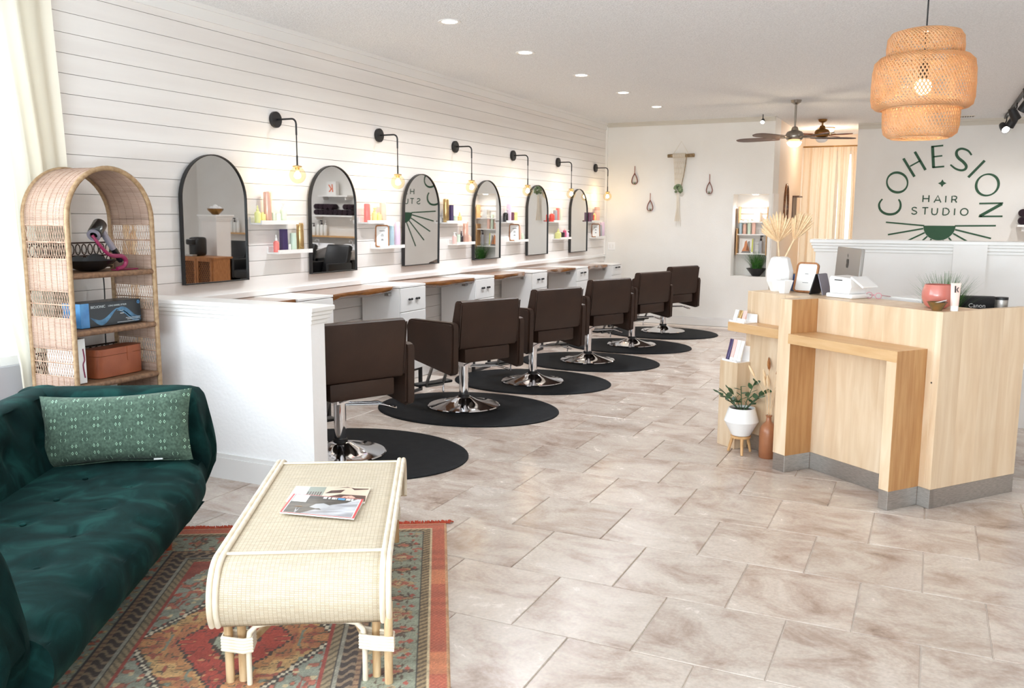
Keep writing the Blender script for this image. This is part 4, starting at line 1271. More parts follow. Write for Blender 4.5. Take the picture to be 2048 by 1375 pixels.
for sy in (-1, 1):
    y = WC + sy * rrr
    for a, b_ in band_runs(sy):
        woven('woven_band', [(y, z) for z in np.linspace(a, b_, 8)])
    st = new()
    for a, b_ in OPEN:
        mid = (a + b_) / 2
        tube(st, [(WX0 + .02, y, mid), (WX1 - .02, y, mid)], .004, 5)
        tube(st, [(WX0 + .02, y, a), (WX1 - .02, y, a)], .004, 5)
        tube(st, [(WX0 + .02, y, b_), (WX1 - .02, y, b_)], .004, 5)
        for z0, z1 in ((a, mid), (mid, b_)):
            n = 17
            for i in range(-2, n + 2):
                for d in (1, -1):
                    xa = WX0 + .02 + (WX1 - WX0 - .04) * i / n
                    xb = xa + d * (z1 - z0) * .28
                    xa_, xb_ = min(max(xa, WX0 + .02), WX1 - .02), min(max(xb, WX0 + .02), WX1 - .02)
                    if abs(xb_ - xa_) < .004: continue
                    tube(st, [(xa_, y, z0), (xb_, y, z1)], .0019, 4, caps=False)
    tag(obj('lattice', st, m_wick, ws, 60), kind='stuff')
# vertical ribs standing proud of the dense weave
rb = new()
for i in range(1, 7):
    x = WX0 + .02 + (WX1 - WX0 - .04) * i / 7
    tube(rb, [(x, WC - (rrr + .003) * math.cos(PI * k / 24), WZ + (rrr + .003) * math.sin(PI * k / 24)) for k in range(25)], .0028, 5)
    for sy in (-1, 1):
        for a, b_ in band_runs(sy):
            tube(rb, [(x, WC + sy * (rrr + .003), a), (x, WC + sy * (rrr + .003), b_)], .0028, 5)
tag(obj('rib', rb, m_wick, ws, 60), kind='stuff')
m_wb = m_wicks
SHZ = [1.272, .962, .668, .36]
for z in SHZ:
    sb = obj('shelf_board', box(new(), (WX0 + .01, WY0 + .014, z - .03), (WX1 - .02, WY1 - .014, z - .004), bev=.004), m_wb, ws, 0)
    tw = tube(new(), [(WX1 - .02, WY0 + .012, z - .016), (WX1 - .02, WY1 - .012, z - .016)], .0165, 10)
    obj('wrapped_edge', tw, m_wicks, sb, 60)
for z, zt in ((1.272, 1.272), (.668, .668)):
    g = new()
    x = WX0 + .02
    for dz in (.008, .075, .15):
        tube(g, [(x, WY0 + .02, z + dz), (x, WY1 - .02, z + dz)], .005, 6)
    for zc in (.041, .112):
        n = 13
        for i in range(n):
            yc = WY0 + .045 + (WY1 - WY0 - .09) * i / (n - 1)
            tube(g, [(x, yc + .0165 * math.cos(q * PI / 6), z + zc + .030 * math.sin(q * PI / 6)) for q in range(12)], .0035, 5, closed=True)
    obj('ring_gallery', g, m_dkring, ws, 60)

# black bowl with a folded dark cloth, upper shelf
t = thing('black_bowl', 'wide black bowl on the top board of the wicker shelf', 'bowl', (.27, 3.475, 1.2725))
obj('bowl_body', lathe(new(), [(.0, .0), (.055, 0), (.075, .008), (.115, .035), (.140, .058), (.136, .058), (.110, .038), (.06, .012), (0, .01)], 32, caps=False), m_blackc, t, 60)
cl = thing('folded_cloth', 'charcoal cloth crumpled inside the black bowl', 'cloth', (.27, 3.49, 1.325))
bm = new()
rows = []
r5 = random.Random(9)
for i in range(13):
    row = []
    for j in range(13):
        a, b_ = -1 + i / 6, -1 + j / 6
        rad = max(abs(a), abs(b_))
        row.append(Vector((a * .085, b_ * .105, .028 * (1 - rad * rad) + .012 * math.sin(a * 5 + b_ * 3) - .012 * rad * rad)))
    rows.append(row)
sheet(bm, rows, .004)
obj('cloth_folds', bm, mat('charcoal_cloth', rgb(52, 54, 56), .9), cl, 60)

# hair dryer resting on its display stand
m_dryer = mat('dryer_nickel', rgb(86, 88, 88), .22, .9); m_fuch = mat('dryer_fuchsia', rgb(124, 26, 66), .4); m_silv = mat('dryer_silver', rgb(150, 146, 158), .35, .5)
t = thing('hair_dryer', 'grey and fuchsia hair dryer tilted over the black bowl', 'hair dryer', (.37, 3.458, 1.503))
# barrel axis: the mouth points down, left and a little into the room
A = Vector((-.42, .74, .52)).normalized()
Zx = A; Yx = Zx.cross(Vector((1, 0, 0))).normalized(); Xx = Yx.cross(Zx)
MB = frame_M((0, 0, 0), Xx, Yx, Zx)
obj('barrel', lathe(new(), [(.028, -.05), (.036, -.048), (.038, -.04), (.038, .05), (.035, .055), (.024, .055), (.022, .02), (.022, -.03), (.028, -.05)], 28, MB, caps=False), m_dryer, t, 40)
obj('mouth_ring', lathe(new(), [(.020, -.052), (.034, -.052), (.036, -.064), (.020, -.064)], 28, MB, caps=False), m_silv, t, 40)
h0 = Vector((0, .028, -.005)); hd = Vector((.05, .54, -.84)).normalized()
obj('handle', tube(new(), [h0, h0 + hd * .125], .0175, 16), m_silv, t, 40)
obj('handle_end', tube(new(), [h0 + hd * .125, h0 + hd * .20, h0 + hd * .21], [.0178, .0178, .015], 16), m_blackc, t, 40)
ds = thing('dryer_stand', 'curved fuchsia and grey stand that carries the hair dryer', 'stand', (.425, 3.56, 1.2725))
sp = smooth_open([(-.02, -.165, .20), (-.005, -.135, .150), (0, -.087, .098), (0, -.044, .084), (0, .008, .080), (-.003, .036, .052), (-.008, .022, .022), (-.012, -.02, .010)], 6)
obj('curved_support', tube(new(), sp, [.008 + .004 * min(1, k / 20) for k in range(len(sp))], 10), m_fuch, ds, 60)
obj('stand_base', lathe(new(), [(0, 0), (.038, 0), (.038, .006), (0, .008)], 24, T(-.055, .115, 0)), m_fuch, ds, 40)
obj('base_arm', box(new(), (-.06, -.02, .0), (-.02, .12, .006)), m_fuch, ds, 0)
cord = tag(obj('power_cord', tube(new(), smooth_open([(.075, 3.70, 1.29), (.05, 3.745, 1.22), (.05, 3.748, 1.1), (.05, 3.738, .95), (.05, 3.735, .75), (.05, 3.735, .05)], 6), .004, 6), m_black, None, 60), 'thin black power cord hanging down behind the wicker shelf', 'cord')

# boxed styler, middle shelf
m_boxdk = mat('box_dark', rgb(34, 38, 42), .35); m_boxbl = mat('box_blue', rgb(96, 164, 214), .35, col2=rgb(60, 120, 180), ns=8); m_wave = mat('box_wave', rgb(86, 134, 168), .4, col2=rgb(46, 84, 112), ns=18); m_boxtx = mat('box_letters', rgb(196, 204, 206), .5)
bx0, bx1 = 3.325, 3.735
t = thing('styler_box', 'black and blue boxed hair styler on the middle wicker shelf', 'box', (0, 0, .9625))
obj('carton', box(new(), (.22, bx0, 0), (.36, bx1, .135), bev=.001), m_boxdk, t, 0)
XF = .3605
MF = frame_M((XF, bx0, 0), (0, 1, 0), (0, 0, 1), (1, 0, 0))
obj('blue_end', prism(prism(new(), [(0, 0), (.055, 0), (.055, .135), (0, .135)], 0, .0006, MF), [(0, 0), (.14, 0), (.14, .135), (0, .135)], 0, .0006, frame_M((.36, bx0 - .0008, 0), (-1, 0, 0), (0, 0, 1), (0, 1, 0))), m_boxbl, t, 0)
text_obj('BIO:IONIC', .021, m_boxtx, t, MF @ T(.065, .104, .0008))
text_obj('LONG BARREL STYLER', .0125, m_boxtx, t, MF @ T(.182, .107, .0008))
def wavep(x0, x1, y0, y1, amp, ph, th):
    A_ = [(x0 + (x1 - x0) * i / 24, y0 + (y1 - y0) * i / 24 + amp * math.sin(i / 24 * 5.2 + ph)) for i in range(25)]
    B_ = [(x, y - th * math.sin(i / 24 * PI) - .002) for i, (x, y) in enumerate(A_)]
    return A_, B_
for a in (wavep(.06, .245, .045, .075, .02, 2.6, .03), wavep(.24, .41, .085, .055, .022, .2, .034), wavep(.24, .41, .07, .03, .02, .6, .015)):
    bm = new()
    grid(bm, [[MF @ Vector((x, y, .0009)) for x, y in a[0]], [MF @ Vector((x, y, .0009)) for x, y in a[1]]])
    obj('printed_wave', bm, m_wave, t, 0)
dots = new()
for q in range(3): prism(dots, [(.262 + q * .009 + .0025 * math.cos(k * PI / 4), .078 + .0025 * math.sin(k * PI / 4)) for k in range(8)], 0, .001, MF)
prism(dots, [(.262, .060), (.287, .060), (.287, .064), (.262, .064)], 0, .001, MF)
for y0, x0, x1 in ((.03, .30, .40), (.022, .31, .40), (.010, .24, .39)):
    x = x0
    while x < x1:
        prism(dots, [(x, y0), (x + .006, y0), (x + .006, y0 + .0035), (x, y0 + .0035)], 0, .001, MF); x += .0085
obj('small_print', dots, m_boxtx, t, 0)
bm = new()
tube(bm, [MF @ Vector((.392 + .009 * math.cos(q * PI / 8), .118 + .009 * math.sin(q * PI / 8), .001)) for q in range(16)], .0011, 4, closed=True)
tube(bm, [MF @ Vector((.392 + .004 * math.cos(q * PI / 5), .118 + .004 * math.sin(q * PI / 5), .001)) for q in range(10)], .0009, 4, closed=True)
obj('round_mark', bm, m_boxbl, t, 0)

# tan leather case, lower shelf
m_tan = mat('tan_leather', rgb(158, 84, 48), .5, col2=rgb(142, 72, 40), ns=8, bump=.15, bs=260)
t = thing('leather_case', 'tan leather lidded case on the lower wicker shelf', 'case', (.30, 3.575, .6685), .06)
def rrect(hx, hy, r, n=6):
    return [(cx + r * math.cos(a0 + q * PI / 2 / n), cy + r * math.sin(a0 + q * PI / 2 / n)) for cx, cy, a0 in ((hx - r, hy - r, 0), (-hx + r, hy - r, PI / 2), (-hx + r, -hy + r, PI), (hx - r, -hy + r, 1.5 * PI)) for q in range(n + 1)]
obj('case_body', prism(new(), rrect(.062, .168, .04), 0, .122), m_tan, t, 40)
obj('case_lid', prism(new(), rrect(.0632, .1692, .041), .124, .162), m_tan, t, 40)
obj('closing_tab', prism(new(), [(-.02, .085), (-.016, .078), (.016, .078), (.02, .085), (.02, .16), (-.02, .16)], .0632, .0655, frame_M((0, .06, 0), (0, 1, 0), (0, 0, 1), (1, 0, 0))), m_tan, t, 40)
t = thing('tall_white_box', 'narrow white box upright beside the tan leather case', 'box', (.30, 3.275, .6685))
obj('carton', box(new(), (-.12, -.035, 0), (.10, .035, .245), bev=.001), m_paper, t, 0)
bm = new()
tube(bm, smooth_open([(.1008, .018, .19), (.1008, .024, .13), (.1008, .014, .10), (.1008, .022, .03)], 5), .004, 5)
obj('printed_dryer', bm, m_fuch, t, 60)
# dried stems standing behind the shelf
t = thing('dried_grass', 'dried golden grass plumes in the tall jar behind the wicker shelf', 'plant', (.17, 3.865, 0))
st = new()
r6 = random.Random(3)
for i in range(16):
    a, L = r6.uniform(-.5, .5), r6.uniform(1.3, 1.62)
    bx_, by_ = r6.uniform(-.02, .02), r6.uniform(-.02, .02)
    tip = (bx_ + .12 * a * .4, by_ - .16 * abs(a) + .02, L)
    tube(st, [(bx_, by_, .3), ((bx_ + tip[0]) / 2, (by_ + tip[1]) / 2 + .01, L * .6), tip], .002, 4)
    obj('plume', lathe(new(), [(.002, 0), (.012, .04), (.013, .09), (.004, .15), (0, .16)], 8, T(*tip) @ RX_(.35 * a) @ T(0, 0, -.05)), m_dried, t, 60)
obj('stems', st, m_dried, t, 60)
obj('tall_jar', lathe(new(), [(.045, 0), (.06, .02), (.065, .2), (.045, .36), (.035, .40), (.04, .42), (.033, .42), (.03, .38)], 20, caps=False), m_ceram, t, 60)

# ------------------------------------------------------------------ window curtains
m_curt = mat('cream_curtain', rgb(238, 234, 220), .85, sheen=.1, sss=0)
def translucent(M, col, f):
    t = M.node_tree; b = t.nodes['Principled BSDF']; o = t.nodes['Material Output']
    tr = t.nodes.new('ShaderNodeBsdfTranslucent'); tr.inputs[0].default_value = col
    mx = t.nodes.new('ShaderNodeMixShader'); mx.inputs[0].default_value = f
    t.links.new(b.outputs[0], mx.inputs[1]); t.links.new(tr.outputs[0], mx.inputs[2]); t.links.new(mx.outputs[0], o.inputs[0])
translucent(m_curt, rgb(246, 241, 228), .5)
def curtain(label, base, axis, spans, z0, z1, folds, depth, m, nrow=28, ncol=90, seed=1):
    """spans: list of (z, start, end) along the axis: the cloth gathers between them"""
    t = thing('curtain', label, 'curtain', (0, 0, 0))
    rows = []
    for i in range(nrow + 1):
        z = z1 + (z0 - z1) * i / nrow
        for (za, a0, a1), (zb_, b0, b1) in zip(spans, spans[1:]):
            if zb_ <= z <= za:
                f = (za - z) / (za - zb_); f = f * f * (3 - 2 * f)
                s0, s1 = a0 + (b0 - a0) * f, a1 + (b1 - a1) * f
        row = []
        for j in range(ncol + 1):
            q = j / ncol
            amp = depth * (.6 + .4 * math.sin(j * .21 + seed))
            w = amp * math.sin(q * folds * 2 * PI + .7 * math.sin(q * 7 + seed) + .3 * math.sin(z * 2 + q * 9))
            s = s0 + (s1 - s0) * q
            row.append(Vector((base + w, s, z)) if axis == 'y' else Vector((s, base + w, z)))
        rows.append(row)
    bm = new(); grid(bm, rows)
    obj('cloth', bm, m, t, 80)
    return t
t = curtain('cream floor curtain gathered beside the left window, behind the wicker shelf', .045, 'y', [(2.95, 2.72, 3.50), (1.6, 2.98, 3.545), (.65, 3.165, 3.49), (.0, 3.27, 3.52)], .02, 2.93, 6, .026, m_curt)
rod = tube(new(), [(.045, -.4, 2.925), (.045, 3.6, 2.925)], .012, 8)
obj('curtain_rod', rod, m_black, t, 60)

# ------------------------------------------------------------------ reception desk
def maple():
    M = mat('maple_veneer', rgb(224, 188, 142), .4)
    t = M.node_tree; b = t.nodes['Principled BSDF']
    tc = t.nodes.new('ShaderNodeTexCoord')
    sn = t.nodes.new('ShaderNodeVectorMath'); sn.operation = 'SNAP'; sn.inputs[1].default_value = (.193, .171, 9)
    t.links.new(tc.outputs['Object'], sn.inputs[0])
    wn = t.nodes.new('ShaderNodeTexWhiteNoise'); t.links.new(sn.outputs[0], wn.inputs['Vector'])
    ad = t.nodes.new('ShaderNodeVectorMath'); ad.operation = 'MULTIPLY_ADD'; ad.inputs[1].default_value = (4, 4, 4)
    t.links.new(wn.outputs['Color'], ad.inputs[0]); t.links.new(tc.outputs['Object'], ad.inputs[2])
    mp = t.nodes.new('ShaderNodeMapping'); mp.inputs['Scale'].default_value = (7, 7, .8)
    t.links.new(ad.outputs[0], mp.inputs[0])
    n = t.nodes.new('ShaderNodeTexNoise'); n.inputs['Scale'].default_value = 2.2; n.inputs['Detail'].default_value = 7; n.inputs['Distortion'].default_value = .6
    t.links.new(mp.outputs[0], n.inputs['Vector'])
    r = t.nodes.new('ShaderNodeValToRGB')
    r.color_ramp.elements[0].position, r.color_ramp.elements[0].color = .28, rgb(204, 174, 140)
    r.color_ramp.elements[1].position, r.color_ramp.elements[1].color = .72, rgb(230, 210, 184)
    e = r.color_ramp.elements.new(.5); e.color = rgb(218, 193, 162)
    t.links.new(n.outputs['Fac'], r.inputs[0])
    mr = t.nodes.new('ShaderNodeMapRange'); mr.inputs[3].default_value = .93; mr.inputs[4].default_value = 1.06
    t.links.new(wn.outputs['Value'], mr.inputs[0])
    hs = t.nodes.new('ShaderNodeHueSaturation'); t.links.new(r.outputs[0], hs.inputs['Color']); t.links.new(mr.outputs[0], hs.inputs['Value'])
    t.links.new(hs.outputs[0], b.inputs['Base Color'])
    return M
m_maple = maple()
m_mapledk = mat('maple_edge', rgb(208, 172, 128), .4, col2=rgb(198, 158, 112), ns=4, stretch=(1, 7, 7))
DK, DR = (4.63, 5.20, 0.0), -math.atan2(.616, .788)
GD = T(*DK) @ RZ(DR)
desk = thing('reception_desk', 'maple reception desk with stepped portal front and steel kick plate', 'desk', DK, DR)
K0, TPZ = .108, 1.088
obj('front_panel', box(new(), (-1.475, 0, K0), (-.04, .04, TPZ), bev=.0015), m_maple, desk, 0)
obj('counter_top', box(new(), (-1.475, .04, TPZ - .04), (-.04, .34, TPZ), bev=.0015), m_maple, desk, 0)
obj('side_panel', box(new(), (-.04, 0, K0), (0, .72, TPZ), bev=.0015), m_maple, desk, 0)
obj('side_panel', box(new(), (-1.515, .0, K0), (-1.475, .72, TPZ), bev=.0015), m_maple, desk, 0)
obj('worktop', box(new(), (-1.475, .34, .715), (-.04, .95, .75)), m_white, desk, 0)
obj('worktop_leg', box(new(), (-1.0, .88, 0), (-.96, .92, .715)), m_steel, desk, 0)
obj('worktop_leg', box(new(), (-.2, .88, 0), (-.16, .92, .715)), m_steel, desk, 0)
obj('post', box(new(), (-.985, -.215, K0), (-.88, 0, TPZ), bev=.0015), m_maple, desk, 0)
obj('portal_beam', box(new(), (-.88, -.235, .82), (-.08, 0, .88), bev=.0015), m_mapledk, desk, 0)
obj('portal_leg', box(new(), (-.145, -.235, K0), (-.08, 0, .82), bev=.0015), m_maple, desk, 0)
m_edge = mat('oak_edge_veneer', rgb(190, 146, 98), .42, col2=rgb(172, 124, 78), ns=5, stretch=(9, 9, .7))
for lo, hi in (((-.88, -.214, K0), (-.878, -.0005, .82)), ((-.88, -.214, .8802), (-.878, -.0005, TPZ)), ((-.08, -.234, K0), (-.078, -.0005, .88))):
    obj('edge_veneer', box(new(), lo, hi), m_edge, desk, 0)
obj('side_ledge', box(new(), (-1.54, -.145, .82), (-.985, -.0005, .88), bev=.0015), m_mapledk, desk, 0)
obj('step_box', box(new(), (-1.64, -.115, 0), (-1.46, -.0005, .60), bev=.0015), m_maple, desk, 0)
obj('step_box_back', box(new(), (-1.64, -.0005, 0), (-1.516, .30, .60), bev=.0015), m_maple, desk, 0)
for lo, hi in (((-1.46, .002, 0), (-.985, .04, K0)), ((-.983, -.213, 0), (-.882, .0, K0)), ((-.882, .002, 0), (-.145, .04, K0)), ((-.143, -.233, 0), (-.082, 0, K0)), ((-.082, .002, 0), (-.002, .04, K0)), ((-.04, .0, 0), (-.002, .718, K0))):
    obj('kick_plate', box(new(), lo, hi, bev=.001), m_steel, desk, 0)
obj('drill_hole', lathe(new(), [(0, 0), (.005, 0), (.005, .001), (0, .001)], 10, T(-.04, -.0003, .70) @ RX_(PI / 2)), m_black, desk, 0)

def on_desk(name, label, cat, s, t_, z, rz=0.0, group=None):
    o = thing(name, label, cat, (0, 0, 0), 0, group)
    o.matrix_world = GD @ T(s, t_, z) @ RZ(rz)
    return o
CT = TPZ + .0005
# white faceted vase with two dried palm fans
v = on_desk('faceted_vase', 'tall white faceted vase holding the dried palm fans', 'vase', -1.395, .165, CT)
obj('vase_body', lathe(new(), [(.055, 0), (.085, .07), (.088, .14), (.062, .225), (.042, .235), (.036, .235), (.05, .20), (.05, .02), (0, .015)], 9, caps=False), m_ceram, v, 0)
m_fan = m_dried
def palm(label, loc, tilt, yaw, n, L0, wd, rl):
    t = thing('dried_palm_fan', label, 'dried leaf', (0, 0, 0), 0, 'dried palm fans in the white vase')
    t.matrix_world = GD @ T(*loc) @ RZ(-DR) @ RZ(yaw) @ RY(tilt)
    obj('stem', tube(new(), [(0, 0, -.16), (0, 0, .14)], .006, 8), m_fan, t, 60)
    me = None
    for i in range(n):
        a = -1.0 + 2.0 * i / (n - 1)
        if me is None:
            bm = new()
            rows = []
            for k in range(9):
                f = k / 8
                w = wd * (.25 + .75 * math.sin(min(f * 1.25, 1) * PI / 2)) * (1 if f < .86 else max(.08, (1 - f) / .14))
                rows.append([Vector((-w, 0, f)), Vector((0, .008 * (1 - f * .4), f)), Vector((w, 0, f))])
            sheet(bm, rows, .0012)
            o = obj('frond', bm, m_fan, t, 0)
            me = o.data
        else:
            o = bpy.data.objects.new('frond', me); COL.objects.link(o); o.parent = t
        L = L0 * (1 - .25 * abs(a) ** 2) * (1 + .04 * math.sin(i * 5))
        o.location = (0, .004 * math.sin(i * 2.5), .13)
        o.rotation_euler = (.05 * math.sin(i * 1.7), a * rl, .5 * a)
        o.scale = (1, 1, L)
    return t
palm('larger cream palm fan leaning left out of the white vase', (-1.405, .165, CT + .20), -.10, 0.15, 17, .205, .0085, .95)
palm('smaller cream palm fan leaning right out of the white vase', (-1.375, .18, CT + .22), .42, .3, 15, .21, .0075, .55)
b = on_desk('white_planter', 'small white tapered pot in front of the palm fan vase', 'pot', -1.262, .085, CT)
obj('pot_body', lathe(new(), [(.035, 0), (.062, .085), (.056, .085), (.035, .012), (0, .01)], 6, RZ(.3), caps=False), m_ceram, b, 0)
c = on_desk('blue_can', 'small blue can standing behind the wooden card frame', 'can', -1.385, .295, CT)
obj('can_body', lathe(new(), [(.028, 0), (.031, .004), (.031, .105), (.027, .112)], 20), mat('can_blue', rgb(64, 104, 176), .3, .3, col2=rgb(120, 150, 200), ns=16), c, 40)
obj('can_top', lathe(new(), [(.027, .112), (.028, .116), (.024, .114), (0, .113)], 20), m_steel, c, 40)
# wooden card frame
fr = on_desk('card_frame', 'round-cornered wooden frame with blank white card on the desk', 'frame', -1.235, .235, CT, .18 - DR - .52)
def frame_mesh(w, h, r, bw, M):
    Pp = lambda w, h, r, oy: [(cx + r * math.cos(a0 + q * PI / 10), oy + cy + r * math.sin(a0 + q * PI / 10)) for cx, cy, a0 in ((w / 2 - r, h - r, 0), (-w / 2 + r, h - r, PI / 2), (-w / 2 + r, r, PI), (w / 2 - r, r, 1.5 * PI)) for q in range(6)]
    o, i_ = Pp(w, h, r, 0), Pp(w - 2 * bw, h - 2 * bw, max(r - bw, .004), bw)
    bm = new()
    rings = [[bm.verts.new(M @ Vector((x, y, z))) for x, y in q] for q, z in ((o, 0), (o, .016), (i_, .016), (i_, 0))]
    n = len(o)
    for a in range(4):
        for k in range(n): bm.faces.new((rings[a][k], rings[a][(k + 1) % n], rings[(a + 1) % 4][(k + 1) % n], rings[(a + 1) % 4][k]))
    return bm, i_
MFR = RX_(PI / 2 - .28)
bm, inn = frame_mesh(.155, .205, .028, .011, MFR)
obj('frame', bm, m_frwood, fr, 30)
obj('card', prism(new(), inn, .004, .010, MFR), m_paper, fr, 0)
obj('small_print', prism(prism(new(), [(-.012, .125), (.012, .125), (.012, .129), (-.012, .129)], .0102, .0106, MFR), [(-.02, .065), (.02, .065), (.02, .068), (-.02, .068)], .0102, .0106, MFR), m_ink, fr, 0)
obj('stand_leg', box(new(), (-.02, 0, 0), (.02, .01, .15), M=T(0, .085, 0) @ RX_(.25)), m_frwood, fr, 0)
# payment terminal: white printer body with flip-up lid on a base
ps = on_desk('receipt_printer', 'white receipt printer with raised lid on the desk top', 'printer', -.855, .225, CT, .05)
obj('base_tray', box(new(), (-.10, -.085, 0), (.10, .085, .028), bev=.008, seg=2), m_plast, ps, 40)
obj('printer_body', prism(new(), [(-.075, .03), (.07, .03), (.085, .07), (.075, .125), (-.072, .135), (-.085, .12)], -.075, .075, frame_M((0, 0, 0), (1, 0, 0), (0, 0, 1), (0, -1, 0))), m_plast, ps, 0)
obj('paper_slot', box(new(), (-.045, -.0765, .108), (.015, -.0745, .114)), m_black, ps, 0)
obj('lid', box(new(), (0, -.07, 0), (.115, .07, .012), M=T(.065, 0, .128) @ RY(.55), bev=.004), m_plast, ps, 0)
# silver tablet stand
st_ = on_desk('tablet_stand', 'folded silver tablet on a stand between card frame and printer', 'tablet', -1.09, .23, CT, .3)
obj('screen', box(new(), (-.008, -.07, 0), (.0, .07, .14), M=T(-.035, 0, 0) @ RY(.28), bev=.002), m_black, st_, 0)
obj('support', box(new(), (0, -.06, 0), (.006, .06, .14), M=T(.045, 0, 0) @ RY(-.28), bev=.002), m_silv, st_, 0)
# desktop computer seen from behind
im = on_desk('desktop_computer', 'silver all-in-one computer seen from behind on the lower worktop', 'computer', -.93, .62, .7505, 0)
im.matrix_world = GD @ T(-1.22, .54, .7505) @ RZ(math.radians(149))
obj('foot', prism(new(), [(-.09, -.08), (.09, -.08), (.09, .08), (-.09, .08)], 0, .008), m_silv, im, 0)
obj('neck', box(new(), (-.06, .0, .008), (.06, .012, .30), M=RX_(.12)), m_silv, im, 0)
sc_ = obj('screen_case', box(new(), (-.27, -.006, .17), (.27, .016, .635), M=T(0, -.03, 0) @ RX_(.06), bev=.005), mat('aluminium', rgb(168, 164, 160), .35, .6), im, 40)
lg = new()
MLG = T(0, -.03, 0) @ RX_(.06)
pts = smooth_poly([(0, .022), (.016, .030), (.028, .018), (.022, .0), (.026, -.016), (.013, -.032), (0, -.028), (-.013, -.032), (-.026, -.016), (-.028, .008), (-.018, .030)], 4)
prism(lg, [(x, .53 + y) for x, y in pts], -.017, -.016, MLG @ RX_(PI / 2))
prism(lg, [(.002, .565), (.016, .58), (.014, .594), (.002, .578)], -.017, -.016, MLG @ RX_(PI / 2))
obj('logo', lg, m_black, im, 0)
# wood organiser and white card behind the frame
og = on_desk('wooden_organizer', 'two-tier wooden desk organiser behind the card frame', 'organizer', -1.40, .41, .7505)
for z in (.16, .30, .375): obj('tier', box(new(), (-.062, -.045, z), (.062, .045, z + .015)), m_frwood, og, 0)
for x in (-.072, .062): obj('upright', box(new(), (x, -.045, 0), (x + .01, .045, .40)), m_frwood, og, 0)
# pink bowl, glazed dish with cards, pale tube
pk = on_desk('pink_bowl', 'rounded pink glass bowl near the corner of the desk', 'bowl', -.163, .16, CT)
obj('bowl_body', lathe(new(), [(.0, .0), (.042, 0), (.064, .014), (.082, .055), (.083, .09), (.070, .132), (.066, .132), (.077, .09), (.072, .035), (0, .018)], 28, caps=False), mat('pink_glass', rgb(198, 118, 106), .2, coat=.4), pk, 60)
gd = on_desk('glazed_dish', 'small flared green-brown glazed dish in front of the pink bowl', 'bowl', -.075, .045, CT)
obj('dish_body', lathe(new(), [(0, 0), (.024, 0), (.028, .008), (.048, .042), (.054, .047), (.049, .047), (.025, .012), (0, .01)], 16, caps=False), mat('olive_glaze', rgb(92, 84, 50), .25, col2=rgb(134, 96, 54), ns=20), gd, 60)
cd = on_desk('business_cards', 'few dark cards lying tilted in the glazed dish', 'card', -.075, .045, CT + .04)
for q in range(3): obj('card', box(new(), (-.035, -.022, 0), (.035, .022, .0012), M=T(.012, .002 * q, .004 * q) @ RZ(.3 * q) @ RY(-.3)), [m_ink, m_black, m_paper][q], cd, 0)
tb = on_desk('cream_tube', 'pale pink hair cream tube with a K standing on its cap', 'tube', -.016, .10, CT)
bm = new()
rows = []
for k in range(9):
    f = k / 8
    rx, ry = .021 * (1 - f) + .026 * f, .021 * (1 - f) + .0015 * f
    rows.append([Vector((rx * math.cos(q * PI / 10), ry * math.sin(q * PI / 10), .028 + .122 * f)) for q in range(20)])
V = grid(bm, rows, False, True)
bm.faces.new(V[0][::-1]); bm.faces.new(V[-1])
tb.matrix_world = GD @ T(-.022, .115, CT) @ RZ(-DR + .25)
obj('tube_body', bm, mat('pale_pink', rgb(238, 208, 198), .35), tb, 60)
obj('cap', lathe(new(), [(.019, 0), (.020, .003), (.020, .026), (.018, .03)], 20), m_plast, tb, 40)
kb = new()
MK = frame_M((0, -.0155, .1), (1, 0, 0), (0, .13, 1), (0, -1, 0))
for poly in ([(-.008, 0), (-.002, 0), (-.002, .036), (-.008, .036)], [(.0, .016), (.008, .028), (.013, .028), (.005, .016)], [(.0, .016), (.005, .016), (.013, .002), (.008, .002)]):
    prism(kb, poly, 0, .0015, MK)
obj('letter', kb, m_black, tb, 0)
# black camera bag, metal cup and grass plant on the worktop behind
cb = on_desk('camera_bag', 'soft black camera bag with white lettering behind the desk side', 'bag', -.60, .80, .7505)
cb.matrix_world = GD @ T(-.29, .68, .7505) @ RZ(-DR + .12)
bm = box(new(), (-.13, -.075, 0), (.13, .075, .37), bev=.05, seg=4)
obj('bag_body', bm, mat('black_nylon', rgb(20, 20, 22), .75, bump=.15, bs=120), cb, 60)
obj('flap', box(new(), (-.132, -.079, .27), (.132, .079, .375), bev=.04, seg=3), MATS['black_nylon'], cb, 60)
text_obj('Canon', .034, m_plast, cb, frame_M((-.06, -.0805, .315), (1, 0, 0), (0, 0, 1), (0, -1, 0)))
cp = on_desk('metal_tumbler', 'brushed metal tumbler right of the black camera bag', 'cup', -.1, .9, .7505)
cp.matrix_world = GD @ T(-.118, .65, .7505)
obj('cup_body', lathe(new(), [(.028, 0), (.032, .02), (.034, .375), (.030, .375), (.028, .03)], 20, caps=False), m_steel, cp, 60)
obj('lid', lathe(new(), [(.0345, .37), (.0345, .385), (0, .387)], 20), m_black, cp, 40)
def blades(n, r0, h, spread, seed):
    bm = new(); rr = random.Random(seed)
    for i in range(n):
        a, q = rr.uniform(0, 2 * PI), math.sqrt(rr.random())
        bx, by = r0 * q * math.cos(a), r0 * q * math.sin(a)
        L = h * rr.uniform(.6, 1.0); s = spread * q * rr.uniform(.5, 1.3)
        dx, dy = math.cos(a), math.sin(a); w = .0022
        px, py = -dy * w, dx * w
        rows = []
        for k in range(5):
            f = k / 4
            x, y, z = bx + dx * s * f * f, by + dy * s * f * f, L * f * (1 - .25 * f * s / max(h, .01))
            g = (1 - f * .85)
            rows.append([Vector((x - px * g, y - py * g, z)), Vector((x + px * g, y + py * g, z))])
        grid(bm, rows)
    return bm
gp = on_desk('grass_plant', 'spiky green grass plant behind the pink bowl', 'plant', -.2, .6, .7505)
gp.matrix_world = GD @ T(-.34, .46, .7505)
